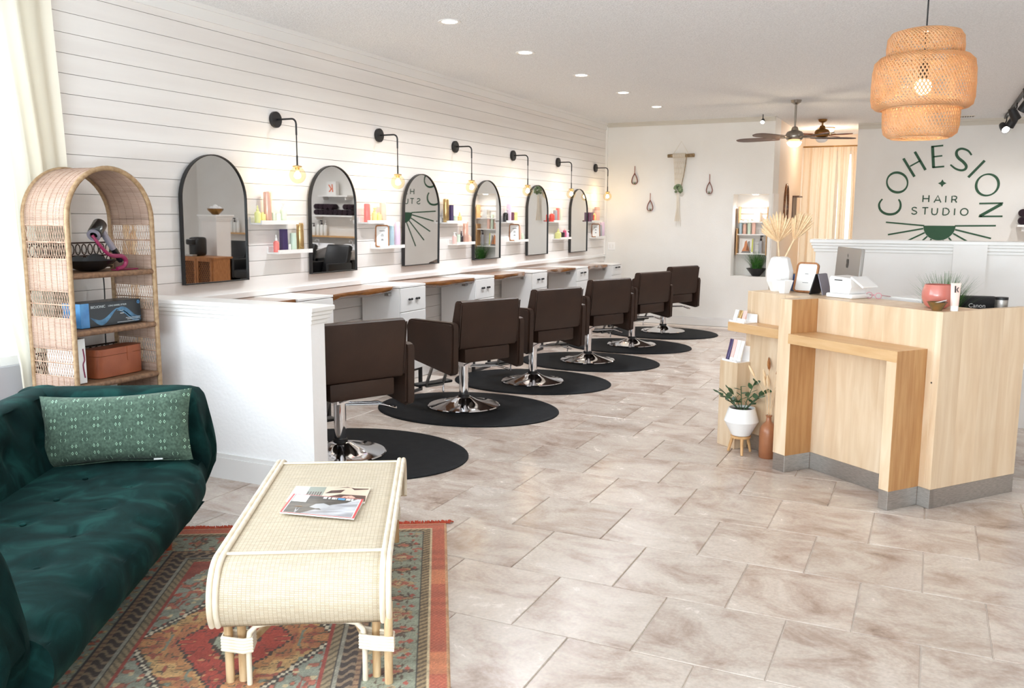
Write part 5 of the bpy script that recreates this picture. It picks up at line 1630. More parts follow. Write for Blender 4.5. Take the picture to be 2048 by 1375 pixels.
obj('pot', lathe(new(), [(.05, 0), (.07, .02), (.075, .22), (.068, .22), (.06, .04)], 20, caps=False), m_blackc, gp, 60)
g = obj('grass_blades', blades(420, .06, .34, .16, 4), m_grass, gp, 0); g.location = (0, 0, .20); g['kind'] = 'stuff'
kbx = on_desk('keyboard_tray', 'white paper tray low on the worktop left of the pink bowl', 'tray', -.62, .56, .7505)
obj('tray_base', box(new(), (-.12, -.10, 0), (.12, .10, .34), bev=.003), m_plast, kbx, 0)
obj('tray_paper', box(new(), (-.11, -.09, .34), (.11, .09, .346)), m_paper, kbx, 0)
gls = on_desk('pink_sunglasses', 'small pink-framed glasses on the desk beside the printer', 'glasses', -.72, .30, CT, .2)
gb = new()
for sx in (-1, 1):
    tube(gb, [(sx * .03 + .021 * math.cos(q * PI / 6), 0, .02 + .018 * math.sin(q * PI / 6)) for q in range(12)], .003, 5, closed=True)
    tube(gb, [(sx * .052, 0, .025), (sx * .054, .10, .012)], .0025, 5)
tube(gb, [(-.01, 0, .024), (.01, 0, .024)], .003, 5)
obj('frame', gb, mat('pink_plastic', rgb(206, 150, 160), .3), gls, 60)

# product stands on the stepped box and on the side ledge
def tilted_tubes(stand_loc, zt, cols, label, h, words_, dx, levels=None):
    t = on_desk('acrylic_stand', label, 'stand', stand_loc[0], stand_loc[1], zt)
    bm = box(new(), (-.075, -.06, 0), (.075, .055, .004))
    box(bm, (-.075, .051, .004), (.075, .055, h * .75)); box(bm, (-.075, -.06, .004), (.075, -.056, .012))
    obj('tray', bm, m_plast, t, 0)
    n = len(cols)
    for i, (cname, w_) in enumerate(cols):
        q = on_desk('product_tube', w_, 'tube', stand_loc[0] - .055 + dx * i, stand_loc[1] - .025, zt + .0045, 0, 'product tubes on the desk stands')
        q.matrix_world = GD @ T(stand_loc[0] - .055 + dx * i, stand_loc[1] - .025, zt + .006) @ RX_(-.22)
        m_ = bmat(cname)
        bm = new()
        rows = [[Vector(((.016 + .002 * f) * math.cos(a * PI / 8), (.016 * (1 - f) + .003 * f) * math.sin(a * PI / 8), .02 + (h - .02) * f)) for a in range(16)] for f in (0, .25, .5, .75, 1)]
        V = grid(bm, rows, False, True); bm.faces.new(V[0][::-1]); bm.faces.new(V[-1])
        obj('tube_body', bm, m_, q, 60)
        obj('cap', lathe(new(), [(.015, 0), (.016, .003), (.016, .018), (.014, .02)], 14), m_plast if cname != 'purple' else m_, q, 40)
tilted_tubes((-1.545, -.055), .6005, [('purple', 'deep purple tube leaning at the left of the low white stand'), ('pink', 'pale pink tube leaning second on the low white stand'), ('white', 'white tube leaning third on the low white stand'), ('white', 'white tube at the right end of the low stand, by the desk panel')], 'white acrylic stand of leaning tubes on the stepped maple box', .145, '', .038)
tilted_tubes((-1.47, -.07), .8805, [('white', 'white tube standing at the left end of the maple side ledge'), ('gold', 'gold-edged tube standing on the maple side ledge'), ('pink', 'pale pink tube standing against the desk panel on the side ledge')], 'small white stand of short tubes on the maple side ledge', .075, '', .042)

# potted plant on wooden legs
pt = thing('potted_plant', 'glossy-leaved plant in a white angular pot on a wooden tripod stand', 'plant', (3.4652, 5.9293, 0.0000))
obj('pot', lathe(new(), [(.055, .125), (.062, .128), (.115, .225), (.088, .315), (.080, .315), (.10, .225), (.06, .14), (0, .135)], 30, caps=False), m_ceram, pt, 30)
obj('soil', lathe(new(), [(0, .298), (.084, .298)], 24, caps=False), m_soil, pt, 0)
sd = obj('stand_ring', lathe(new(), [(0, .108), (.066, .108), (.068, .112), (.068, .124), (0, .124)], 24), m_ltwood, pt, 40)
for q in range(3):
    a = 2 * PI * q / 3 - 1.25
    obj('stand_leg', tube(new(), [(.055 * math.cos(a), .055 * math.sin(a), .118), (.085 * math.cos(a), .085 * math.sin(a), 0.002)], [.012, .009], 10), m_ltwood, pt, 40)
lm = None
r8 = random.Random(21)
for q, (a, L, el) in enumerate(((.2, .17, .9), (1.1, .20, 1.15), (2.2, .16, .8), (3.0, .15, .75), (3.9, .17, .95), (4.8, .20, 1.2), (5.6, .16, .85))):
    d = Vector((math.cos(a) * math.cos(el), math.sin(a) * math.cos(el), math.sin(el)))
    base = Vector((.02 * math.cos(a), .02 * math.sin(a), .295))
    pts = [base + d * (L * f) + Vector((math.cos(a), math.sin(a), 0)) * .03 * f * f for f in (0, .35, .7, 1)]
    obj('stalk', tube(new(), pts, .003, 6), m_leaf, pt, 60)
    for k in range(6):
        f = .35 + .65 * k / 5
        p = base + d * (L * f) + Vector((math.cos(a), math.sin(a), 0)) * .03 * f * f
        if lm is None:
            bm = new()
            rows = []
            for i in range(7):
                g = i / 6; w = .017 * math.sin(PI * min(max(g, .02), .985)) ** .8 + .0006
                rows.append([Vector((g * .062, -w, -.004 * g)), Vector((g * .062, 0, .005 * math.sin(PI * g) - .003)), Vector((g * .062, w, -.004 * g))])
            sheet(bm, rows, .001)
            o = obj('leaf', bm, m_leaf, pt, 60); lm = o.data
        else:
            o = bpy.data.objects.new('leaf', lm); COL.objects.link(o); o.parent = pt
        o.location = p
        side = 1 if k % 2 else -1
        o.rotation_euler = (r8.uniform(-.7, .7), -.5 + r8.uniform(-.4, .3), a + side * 1.1 * (1 - .5 * (k == 5)) + r8.uniform(-.3, .3))
        sc2 = r8.uniform(.75, 1.1); o.scale = (sc2, sc2, sc2)
# brown bottle vase with dried grass
bv = thing('bottle_vase', 'brown stoneware bottle vase with dried grasses at the desk foot', 'vase', (3.6500, 5.8938, 0.0000))
obj('bottle_body', lathe(new(), [(.0, 0), (.052, 0), (.056, .006), (.058, .17), (.054, .20), (.036, .228), (.019, .245), (.016, .275), (.021, .28), (.021, .288), (.013, .288), (.012, .26)], 26, caps=False), mat('brown_stoneware', rgb(164, 108, 74), .3, col2=rgb(150, 94, 62), ns=6), bv, 40)
for q in range(9):
    a = r8.uniform(0, 2 * PI); L = r8.uniform(.22, .36); s = r8.uniform(.04, .13)
    tip = (s * math.cos(a), s * math.sin(a), .28 + L)
    sg = obj('grass_stem', tube(new(), [(0, 0, .20), (s * .25 * math.cos(a), s * .25 * math.sin(a), .28 + L * .5), tip], .0016, 5), m_dried, bv, 60)
    obj('seed_head', lathe(new(), [(.001, -.05), (.008, -.03), (.010, 0), (.006, .03), (0, .045)], 7, T(*tip) @ RY(.5 * math.cos(a)) @ RX_(-.5 * math.sin(a))), m_dried if q % 3 else m_frwood, sg, 60)

# office chair half out of view behind the desk
oc = thing('office_chair', 'black office chair behind the right end of the desk', 'chair', (5.52, 6.28, 0), -.6)
m_mesh = mat('black_mesh', rgb(24, 24, 27), .7)
for q in range(5):
    a = 2 * PI * q / 5
    lg_ = obj('base_spoke', tube(new(), [(.03 * math.cos(a), .03 * math.sin(a), .10), (.29 * math.cos(a), .29 * math.sin(a), .065)], [.022, .014], 8), m_black, oc, 60)
    obj('caster', lathe(new(), [(0, -.012), (.028, -.012), (.028, .012), (0, .012)], 14, T(.29 * math.cos(a), .29 * math.sin(a), .029) @ RZ(a) @ RX_(PI / 2)), m_black, lg_, 40)
obj('gas_column', tube(new(), [(0, 0, .09), (0, 0, .43)], .024, 12), m_black, oc, 60)
obj('seat', box(new(), (-.24, -.24, .43), (.24, .24, .51), bev=.035, seg=3), m_mesh, oc, 40)
bm = new()
sheet(bm, [[Vector((-.23 + .46 * j / 10, .24 + .05 * math.sin(i / 8 * PI) - .03 * (1 - (j / 5 - 1) ** 2) * -1, .60 + .46 * i / 8)) for j in range(11)] for i in range(9)], .03)
obj('backrest', bm, m_mesh, oc, 40)
obj('back_bar', tube(new(), [(0, .16, .45), (0, .30, .50), (0, .33, .75)], .018, 8), m_black, oc, 60)
for s in (-1, 1):
    obj('armrest', tube(new(), [(s * .25, .05, .46), (s * .30, .05, .56), (s * .30, .05, .68), (s * .30, -.12, .69)], .016, 8), m_black, oc, 60)

# ------------------------------------------------------------------ lettering on the far wall
sign = thing('wall_lettering', 'green salon name with rising-sun emblem on the far wall', 'sign', (0, YS, 0))
MS = frame_M((0, -.0005, 0), (1, 0, 0), (0, 0, 1), (0, -1, 0))
def ribbon(bm, pts, w, closed=False, z=.004):
    pts = [Vector((p[0], p[1])) for p in pts]; n = len(pts)
    ws_ = w if isinstance(w, list) else [w] * n
    L, R = [], []
    for i, p in enumerate(pts):
        d = (pts[(i + 1) % n] - pts[i - 1]) if closed else (pts[min(i + 1, n - 1)] - pts[max(i - 1, 0)])
        d.normalize(); q = Vector((-d.y, d.x)) * ws_[i] / 2
        L.append(p + q); R.append(p - q)
    a = [[bm.verts.new(MS @ Vector((v.x, v.y, h))) for v in s] for s, h in ((L, 0), (L, z), (R, z), (R, 0))]
    for i in range(n if closed else n - 1):
        j = (i + 1) % n
        for k in range(4):
            bm.faces.new((a[k][i], a[k][j], a[(k + 1) % 4][j], a[(k + 1) % 4][i]))
    if not closed:
        bm.faces.new([a[k][0] for k in range(4)]); bm.faces.new([a[k][-1] for k in (3, 2, 1, 0)])
    return bm
def ell(c, p, q, n=40, a0=0, a1=2 * PI):
    """ellipse from its centre and two conjugate half-axes"""
    return [(c[0] + (p[0] - c[0]) * math.cos(a0 + (a1 - a0) * i / n) + (q[0] - c[0]) * math.sin(a0 + (a1 - a0) * i / n), c[1] + (p[1] - c[1]) * math.cos(a0 + (a1 - a0) * i / n) + (q[1] - c[1]) * math.sin(a0 + (a1 - a0) * i / n)) for i in range(n)]
TK, TN = .035, .021
letters = []
letters.append(lambda bm: ribbon(bm, smooth_open([(3.8526, 1.8711), (3.8211, 1.8240), (3.8119, 1.7744), (3.8356, 1.7093), (3.8926, 1.6620), (3.9653, 1.6445), (4.0412, 1.6588), (4.0927, 1.7094), (4.1076, 1.7681), (4.1000, 1.8208), (4.0755, 1.8654)], 5), [TN + (TK - TN) * math.sin(PI * i / 50) for i in range(51)]))
def oring(bm, c, p, q, ph):
    P_ = ell(c, p, q); n = len(P_)
    ribbon(bm, P_, [TN + (TK - TN) * abs(math.sin(2 * PI * i / n + ph)) ** 1.5 for i in range(n)], True)
letters.append(lambda bm: oring(bm, (4.0408, 2.1110), (4.1765, 2.0535), (3.9999, 1.9782), 0.2))
letters.append(lambda bm: (ribbon(bm, [(4.1039, 2.4578), (4.2688, 2.1913)], TK), ribbon(bm, [(4.2504, 2.5507), (4.4097, 2.2857)], TK), ribbon(bm, [(4.1993, 2.3426), (4.3311, 2.4203)], TN)))
letters.append(lambda bm: (ribbon(bm, [(4.4806, 2.6219), (4.5133, 2.3158)], TK + .004), ribbon(bm, [(4.4632, 2.6155), (4.6201, 2.6291)], TN + .002), ribbon(bm, [(4.4989, 2.4712), (4.6173, 2.4842)], TN), ribbon(bm, [(4.5004, 2.3206), (4.6525, 2.3312)], TN + .002)))
letters.append(lambda bm: ribbon(bm, smooth_open([(4.9939, 2.4837), (4.9437, 2.5466), (4.8651, 2.5769), (4.8101, 2.5559), (4.7981, 2.5056), (4.8277, 2.4485), (4.8933, 2.3907), (4.9351, 2.3335), (4.9259, 2.2886), (4.8758, 2.2726), (4.8021, 2.2966), (4.7309, 2.3546)], 5), [TN + (TK + .004 - TN) * math.sin(PI * i / 55) for i in range(56)]))
letters.append(lambda bm: ribbon(bm, [(5.1653, 2.4036), (4.9729, 2.1716)], TK))
letters.append(lambda bm: oring(bm, (5.2220, 2.0625), (5.3425, 2.1415), (5.2955, 1.9350), 1.4))
letters.append(lambda bm: (ribbon(bm, [(5.1385, 1.8005), (5.4388, 1.8054)], TN + .002), ribbon(bm, [(5.4255, 1.7964), (5.1583, 1.6225)], TK + .006), ribbon(bm, [(5.1444, 1.6179), (5.4444, 1.6213)], TN + .002)))
for f in letters:
    bm = new(); f(bm); obj('letter', bm, m_green, sign, 0)
# star
cx_, cz_ = (4.6424, 2.0920)
sg_ = []
for i in range(8):
    r_ = .056 if i % 2 == 0 else .028
    sg_.append((cx_ + r_ * math.sin(i * PI / 4), cz_ + r_ * math.cos(i * PI / 4)))
obj('star', prism(new(), sg_, 0, .004, MS), m_green, sign, 0)
# HAIR STUDIO: a small stroke alphabet
m_green2 = mat('green_lettering_small', rgb(52, 84, 66), .6)
AL = {'H': [[(0, 0), (0, 1)], [(.8, 0), (.8, 1)], [(0, .5), (.8, .5)]], 'A': [[(0, 0), (.45, 1), (.9, 0)], [(.2, .32), (.7, .32)]], 'I': [[(0, 0), (0, 1)]],
      'R': [[(0, 0), (0, 1), (.42, 1), (.64, .9), (.68, .72), (.6, .54), (.42, .45), (0, .45)], [(.42, .45), (.72, 0)]],
      'S': [[(.66, .86), (.5, .97), (.3, 1), (.1, .92), (.04, .75), (.14, .6), (.36, .5), (.6, .4), (.7, .24), (.62, .08), (.4, 0), (.18, .03), (0, .16)]],
      'T': [[(0, 1), (.8, 1)], [(.4, 0), (.4, 1)]], 'U': [[(0, 1), (0, .36), (.1, .1), (.38, 0), (.66, .1), (.76, .36), (.76, 1)]],
      'D': [[(0, 0), (0, 1), (.36, 1), (.68, .86), (.84, .5), (.68, .14), (.36, 0), (0, 0)]], 'O': [[(.5 + .5 * math.cos(q * PI / 10), .5 + .5 * math.sin(q * PI / 10)) for q in range(21)]]}
def small(ch, o, top, wpx):
    """letter from its lower left corner o and the point above it"""
    h = top[1] - o[1]
    bm = new()
    for st in AL[ch]: ribbon(bm, [(o[0] + x * h, o[1] + y * h) for x, y in st], .0165, False, .0035)
    obj('letter', bm, m_green2, sign, 0)
for ch, o, tp in (('H', (4.4033, 1.8245), (4.3971, 1.9218)), ('A', (4.5524, 1.8170), (4.5458, 1.9174)), ('I', (4.7036, 1.8177), (4.6973, 1.9118)), ('R', (4.7830, 1.8152), (4.7768, 1.9067)),
                  ('S', (4.2624, 1.6476), (4.2560, 1.7480)), ('T', (4.4022, 1.6433), (4.3958, 1.7433)), ('U', (4.5322, 1.6401), (4.5259, 1.7362)), ('D', (4.6800, 1.6371), (4.6736, 1.7339)), ('I', (4.8305, 1.6352), (4.8241, 1.7304)), ('O', (4.9074, 1.6331), (4.9008, 1.7292))):
    small(ch, o, tp, 0)
# rising sun below the horizon line, with rays that run on behind the low wall
SC, SR = (4.6462, 1.4820), .212
obj('sun', prism(new(), [(SC[0] + SR * math.cos(PI + PI * i / 40), SC[1] + SR * math.sin(PI + PI * i / 40)) for i in range(41)], 0, .004, MS), m_green, sign, 0)
for q in ([(SC[0] - SR * 3.42, (3.9092, 1.5319)[1] - .004), (SC[0] - SR * .95, SC[1] - .001)], [(SC[0] + SR * .95, SC[1] - .001), (SC[0] + SR * 3.42, SC[1] + .006)]):
    obj('horizon_line', ribbon(new(), q, TN), m_green, sign, 0)
for a in (11.4, 28.5, 46, 64, 85, 106, 128, 149.5, 165.5):
    c, s_ = -math.cos(math.radians(a)), -math.sin(math.radians(a))
    obj('ray', ribbon(new(), [(SC[0] + c * SR * 1.02, SC[1] + s_ * SR * 1.02), (SC[0] + c * SR * 3.3, SC[1] + s_ * SR * 3.3)], TN + .001), m_green, sign, 0)

# ------------------------------------------------------------------ pendant lamp of woven bamboo
m_bam = mat('bamboo_strip', rgb(232, 202, 162), .5, col2=rgb(216, 180, 134), ns=9)
translucent(m_bam, rgb(250, 212, 166), .42)
pn = thing('bamboo_pendant', 'three-tier woven bamboo pendant lamp hanging over the desk corner', 'lamp', (4.455, 5.20, 0))
def tier(name, prof, n, twist):
    """prof: (r, z) down the shade; two opposed sets of strips"""
    bm = new()
    for dr in (1, -1):
        for i in range(n):
            a0 = 2 * PI * i / n
            rows = []
            for k, (r, z) in enumerate(prof):
                f = k / (len(prof) - 1)
                a = a0 + dr * twist * f
                w = .0042 / max(r, .02)
                rr_ = r + .0015 * dr
                rows.append([Vector((rr_ * math.cos(a - w), rr_ * math.sin(a - w), z)), Vector((rr_ * math.cos(a + w), rr_ * math.sin(a + w), z))])
            grid(bm, rows)
    o = obj(name, bm, m_bam, pn, 80)
    o['kind'] = 'stuff'
    md = o.modifiers.new('thickness', 'SOLIDIFY'); md.thickness = .0012
    return o
tier('upper_weave', [(.06, 2.548), (.12, 2.545), (.165, 2.532), (.183, 2.505), (.187, 2.46), (.186, 2.40)], 64, 1.0)
tier('middle_weave', [(.176, 2.418), (.215, 2.41), (.240, 2.385), (.248, 2.34), (.251, 2.27), (.250, 2.20), (.243, 2.165), (.225, 2.150), (.20, 2.148)], 84, 1.3)
tier('lower_weave', [(.187, 2.18), (.188, 2.12), (.186, 2.06), (.178, 2.022), (.155, 2.003), (.140, 2.0)], 64, .8)
for r, z in ((.186, 2.40), (.20, 2.148), (.140, 2.0), (.187, 2.17)):
    obj('rim_hoop', tube(new(), [(r * math.cos(q * PI / 24), r * math.sin(q * PI / 24), z) for q in range(48)], .004, 6, closed=True), m_bam, pn, 60)
obj('power_cord', tube(new(), [(0, 0, 2.36), (0, 0, 2.95)], .004, 8), m_black, pn, 60)
obj('ceiling_cup', lathe(new(), [(.0, 2.95), (.045, 2.95), (.05, 2.984), (0, 2.984)], 20), m_black, pn, 40)
obj('socket', lathe(new(), [(.02, 2.30), (.024, 2.31), (.024, 2.37), (.01, 2.385)], 16), m_black, pn, 40)
bm = new(); sphere(bm, (0, 0, 2.262), .042, 16, 12)
obj('bulb', bm, m_bulb, pn, 80)
obj('top_ring', lathe(new(), [(.062, 2.546), (.05, 2.56), (.03, 2.565), (.03, 2.56), (.05, 2.552)], 24, caps=False), m_chrome, pn, 60)
point('pendant_light', (4.455, 5.2, 2.255), 17, (1.0, .80, .56), .045)

# ------------------------------------------------------------------ recessed downlights
for k, (x, y) in enumerate(((1.28, 5.83), (1.28, 7.16), (1.285, 8.50), (1.28, 9.85), (1.265, 11.25))):
    t = thing('recessed_downlight', 'round recessed ceiling light, ' + ['nearest of the lit row', 'second of the lit row', 'third of the lit row', 'fourth of the lit row', 'last of the lit row by the back wall'][k], 'light', (x, y, H), 0, 'recessed ceiling lights')
    obj('trim_ring', lathe(new(), [(.058, 0), (.085, 0), (.082, -.006), (.058, -.004)], 28, caps=False), m_trim, t, 60)
    obj('lens', lathe(new(), [(0, -.003), (.058, -.003), (.058, -.001), (0, -.001)], 28), m_lamp, t, 40)
    spot('downlight', (x, y, H - .02), 90, (.93, .96, 1.0), 2.7, .06)
# added downlights, none of them seen, that brighten the desk and wash side
for (x, y, e) in ((4.2, 7.6, 30), (4.2, 10.6, 34), (7.4, 5.5, 34), (7.4, 8.5, 34), (6.2, 12.6, 34), (8.4, 12.0, 30)):
    if y != 7.6:
        t = thing('recessed_downlight', 'added round fill light in the ceiling ' + {(4.2, 10.6): 'between the reception wall and the lettering', (7.4, 5.5): 'far right of the reception desk', (7.4, 8.5): 'above the end of the reception low wall', (6.2, 12.6): 'in front of the wash basins', (8.4, 12.0): 'in the far right corner over the wash area'}[(x, y)], 'light', (x, y, H), 0, 'added ceiling fill lights over the desk and wash side')
        obj('trim_ring', lathe(new(), [(.058, 0), (.085, 0), (.082, -.006), (.058, -.004)], 28, caps=False), m_trim, t, 60)
        obj('lens', lathe(new(), [(0, -.003), (.058, -.003), (.058, -.001), (0, -.001)], 28), m_lamp, t, 40)
        spot('downlight', (x, y, H - .02), e * 3.1, (.93, .96, 1.0), 2.7, .06)

# ------------------------------------------------------------------ ceiling fans
m_walnut = mat('dark_walnut', rgb(92, 66, 52), .45, col2=rgb(74, 52, 42), ns=7, stretch=(2, 8, 1)); m_cherry = mat('cherry_blade', rgb(150, 78, 46), .4, col2=rgb(128, 62, 36), ns=6)
m_opal = mat('opal_glass', rgb(255, 226, 180), .3, emit=rgb(255, 210, 150), es=6)
def fan(label, loc, R0, R1, zt, metal, blade, rz, lit):
    t = thing('ceiling_fan', label, 'fan', loc, rz, 'ceiling fans')
    zc = 0
    obj('down_rod', tube(new(), [(0, 0, .12), (0, 0, zt)], .012, 10), metal, t, 60)
    obj('ceiling_canopy', lathe(new(), [(.02, zt - .05), (.055, zt - .03), (.065, zt), (0, zt)], 20), metal, t, 40)
    obj('motor', lathe(new(), [(.02, .13), (.035, .12), (.045, .085), (.085, .07), (.105, .04), (.108, .0), (.09, -.025), (.06, -.04), (.05, -.055), (0, -.055)], 28), metal, t, 40)
    obj('light_bowl', lathe(new(), [(.085, -.05), (.088, -.06), (.072, -.09), (.04, -.11), (0, -.115)], 24), m_opal if lit else m_ceram, t, 60)
    for q in range(5):
        a = 2 * PI * q / 5
        M = RZ(a)
        bm = new()
        pl_ = smooth_poly([(R0, -.045), (R0 + .12, -.062), (R1 - .10, -.07), (R1, -.035), (R1 + .012, 0), (R1, .035), (R1 - .10, .07), (R0 + .12, .062), (R0, .045)], 3)
        prism(bm, pl_, -.004, .004, M @ T(0, 0, -.005) @ RX_(.2))
        bl = obj('blade', bm, blade, t, 0)
        obj('blade_iron', box(box(new(), (.085, -.016, -.004), (R0 + .05, .016, .006), M=M), (R0 + .02, -.035, -.010), (R0 + .07, .035, -.003), M=M), metal, bl, 0)
    return t
fan('brushed nickel ceiling fan with lit bowl in front of the hallway', (2.975, 11.3, 2.545), .20, .72, H - 2.545, m_nick, m_walnut, math.radians(168), True)
fan('brass ceiling fan with reddish blades behind the nickel one', (3.035, 13.6, 2.77), .14, .41, H - 2.77, m_brz, m_cherry, math.radians(-8), False)
point('fan_light', (2.975, 11.3, 2.37), 8, (1.0, .82, .58), .06)

# ------------------------------------------------------------------ back wall: hangers, macrame, switch plate, niche
m_cop = mat('copper_leather', rgb(134, 74, 54), .5); m_moss = mat('air_plant', rgb(134, 150, 118), .8, col2=rgb(96, 116, 84), ns=40); m_cot = mat('cotton_cord', rgb(228, 220, 206), .9); m_drift = mat('driftwood', rgb(164, 140, 104), .8, col2=rgb(112, 92, 66), ns=30)
for k, (x, z0, z1, lab) in enumerate(((.465, 2.345, 2.071, 'left copper teardrop hanger with an air plant on the back wall'), (.715, 1.943, 1.677, 'lowest copper teardrop hanger with an air plant on the back wall'), (1.594, 2.208, 1.922, 'copper teardrop hanger right of the macrame on the back wall'))):
    t = thing('teardrop_hanger', lab, 'wall decor', (x, YB - .02, z1), 0, 'copper teardrop hangers')
    h = z0 - z1
    p = smooth_open([(0, 0, h * .62), (-.030, 0, h * .42), (-.046, 0, h * .2), (-.034, 0, h * .05), (0, 0, 0), (.034, 0, h * .05), (.046, 0, h * .2), (.030, 0, h * .42), (0, 0, h * .62)], 4)
    bm = new()
    grid_rows = [[Vector((x_, -.016, z_)), Vector((x_, .016, z_))] for x_, _, z_ in p]
    sheet(bm, grid_rows, .005)
    obj('loop_band', bm, m_cop, t, 60)
    obj('hanging_strap', box(new(), (-.004, -.004, h * .60), (.004, .004, h)), m_cop, t, 0)
    g = blades(26, .014, .05, .03, 30 + k)
    o = obj('air_plant', g, m_moss, t, 0); o.location = (0, 0, .008); o['kind'] = 'stuff'
t = thing('macrame_planter', 'macrame hanging planter on a driftwood rod, back wall', 'wall decor', (1.163, YB - .035, 0))
obj('driftwood_rod', tube(new(), [(-.195, 0, 2.478), (-.06, .004, 2.482), (.07, -.003, 2.476), (.20, 0, 2.480)], [.024, .027, .025, .027], 10), m_drift, t, 60)
obj('hanging_cord', tube(new(), [(-.115, 0, 2.50), (0, .02, 2.685), (.115, 0, 2.50)], .003, 5), m_cot, t, 60)
wr = new()
for q in range(14): tube(wr, [(-.11 + q * .0135 + .029 * 0, .031 * math.cos(a), 2.479 + .031 * math.sin(a)) for a in np.linspace(0, 2 * PI, 12)[:-1]], .006, 5, closed=True)
obj('cord_wrap', wr, m_cot, t, 60)
net = new()
for q in range(13):
    x0 = -.10 + .19 * q / 12
    tube(net, [(x0, -.01, 2.455), (x0 * .72 - .012, -.018, 2.25), (x0 * .45 - .022, -.03, 2.06)], .0032, 4)
for z in (2.38, 2.30, 2.22, 2.14):
    f = (2.455 - z) / .4
    pts = []
    for q in range(13):
        x0 = -.10 + .19 * q / 12
        pts.append((x0 * (1 - .55 * f) - .022 * f, -.014 - .014 * f, z + (.018 if q % 2 else -.018)))
    tube(net, pts, .0028, 4)
obj('knotted_panel', net, m_cot, t, 60)
obj('side_cord', tube(new(), [(.09, -.02, 2.455), (.07, -.025, 2.26), (.03, -.03, 2.04)], .005, 6), m_drift, t, 60)
pl_ = new(); r9 = random.Random(8)
for q in range(34):
    a, e = r9.uniform(0, 2 * PI), r9.uniform(-.6, 1.3)
    c = (-.012 + .052 * math.cos(a) * math.cos(e), -.055 + .035 * math.sin(a) * math.cos(e), 1.985 + .068 * math.sin(e))
    sphere(pl_, c, .021, 8, 6, sc=(1, .8, 1))
o = obj('succulent', pl_, m_moss, t, 60); o['kind'] = 'stuff'
tl = new()
for q in range(9):
    a = 2 * PI * q / 9
    tube(tl, [(-.012 + .012 * math.cos(a), -.05 + .012 * math.sin(a), 1.92), (-.012 + .016 * math.cos(a), -.045 + .012 * math.sin(a), 1.72), (-.012 + .040 * math.cos(a), -.04 + .018 * math.sin(a), 1.53)], .0045, 5)
obj('tassel', tl, m_cot, t, 60)
t = thing('switch_plate', 'white double switch plate low on the back wall corner', 'switch', (.115, YB - .008, 1.145))
obj('plate', box(new(), (-.058, 0, -.058), (.058, .008, .058), bev=.003), m_plast, t, 0)
for s in (-.024, .024): obj('toggle', box(new(), (s - .014, -.004, -.03), (s + .014, 0, .03), bev=.001), m_trim, t, 0)
# niche contents
yn = YB + .34
for k, (x0, x1, z0, zt, rails, lab) in enumerate(((1.985, 2.405, 1.515, 1.745, 3, 'upper white wall rack with wooden ends inside the niche'), (1.965, 2.40, 1.055, 1.43, 4, 'lower two-level wall rack with wooden ends inside the niche'))):
    t = thing('wall_rack', lab, 'shelf', (0, yn, 0), 0, 'wall racks in the niche')
    for x in (x0, x1 - .012):
        obj('side_post', box(new(), (x, -.15, z0 - .01), (x + .012, -.005, zt)), m_ltwood, t, 0)
    for z in ([z0] if k == 0 else [z0, 1.335]):
        obj('rack_board', box(new(), (x0 + .012, -.14, z), (x1 - .012, -.008, z + .014)), m_trim, t, 0)
    for q in range(rails):
        z = z0 + .05 + (zt - z0 - .06) * q / max(rails - 1, 1)
        obj('rail_slat', box(new(), (x0 + .012, -.014, z), (x1 - .012, -.006, z + .022)), m_trim, t, 0)
for (kind, c, x, z, h, r, lab) in (('carton', 'white', 2.25, 1.53, .135, .06, 'white carton on the upper rack of the niche'), ('can', 'blue', 2.01, 1.35, .20, .023, 'pale blue can at the left of the niche rack'), ('pump', 'rose', 2.07, 1.35, .205, .026, 'rose bottle with white pump in the niche rack'),
                                   ('can', 'mint', 2.135, 1.35, .24, .024, 'pale mint can in the middle of the niche rack'), ('can', 'peach', 2.20, 1.35, .19, .026, 'peach can at the right of the niche rack'), ('pump', 'grey', 2.31, 1.07, .26, .03, 'clear bottle with dark pump low in the niche')):
    bottle(kind, c, (x, yn - .08, z), h, r, lab, 'hair products in the niche', 0, 'dark' if c == 'grey' else None)
t = thing('niche_print', 'small picture card of a person in orange, niche lower rack', 'picture', (2.10, yn - .075, 1.0695), .05)
obj('card', box(new(), (-.10, 0, 0), (.10, .006, .215), M=RX_(-.08)), m_paper, t, 0)
for poly, mm_ in (([(-.06, .03), (-.03, .10), (-.02, .17), (.005, .19), (.015, .14), (.04, .08), (.05, .03)], mat('print_orange', rgb(206, 136, 92), .6)), ([(.0, .04), (.02, .17), (.05, .18), (.055, .10), (.07, .03)], mat('print_grey', rgb(150, 146, 142), .6)), ([(-.07, .005), (.07, .005), (.06, .035), (-.055, .03)], m_ink), ([(.075, .02), (.098, .02), (.098, .21), (.08, .21)], mat('print_lime', rgb(196, 200, 96), .6))):
    obj('printed_figure', prism(new(), poly, .0005, .0012, RX_(-.08) @ frame_M((0, 0, 0), (1, 0, 0), (0, 0, 1), (0, -1, 0))), mm_, t, 0)
t = thing('grass_bowl', 'bushy green grass in a black flared bowl on the niche ledge', 'plant', (2.28, YB + .15, NZ0))
obj('bowl_body', lathe(new(), [(.0, .002), (.055, .002), (.062, .01), (.145, .115), (.135, .115), (.05, .02), (0, .015)], 28, caps=False), m_blackc, t, 60)
g = obj('grass_blades', blades(420, .085, .30, .17, 12), m_grass, t, 0); g.location = (0, 0, .085); g['kind'] = 'stuff'
t = thing('niche_downlight', 'small bright downlight in the top of the niche', 'light', (2.22, YB + .17, NZ1))
obj('lens', lathe(new(), [(0, -.006), (.04, -.006), (.042, 0), (0, 0)], 20), m_lamp, t, 40)
spot('niche_light', (2.22, YB + .17, NZ1 - .02), 12, (1, .99, 1.0), 2.7, .04)
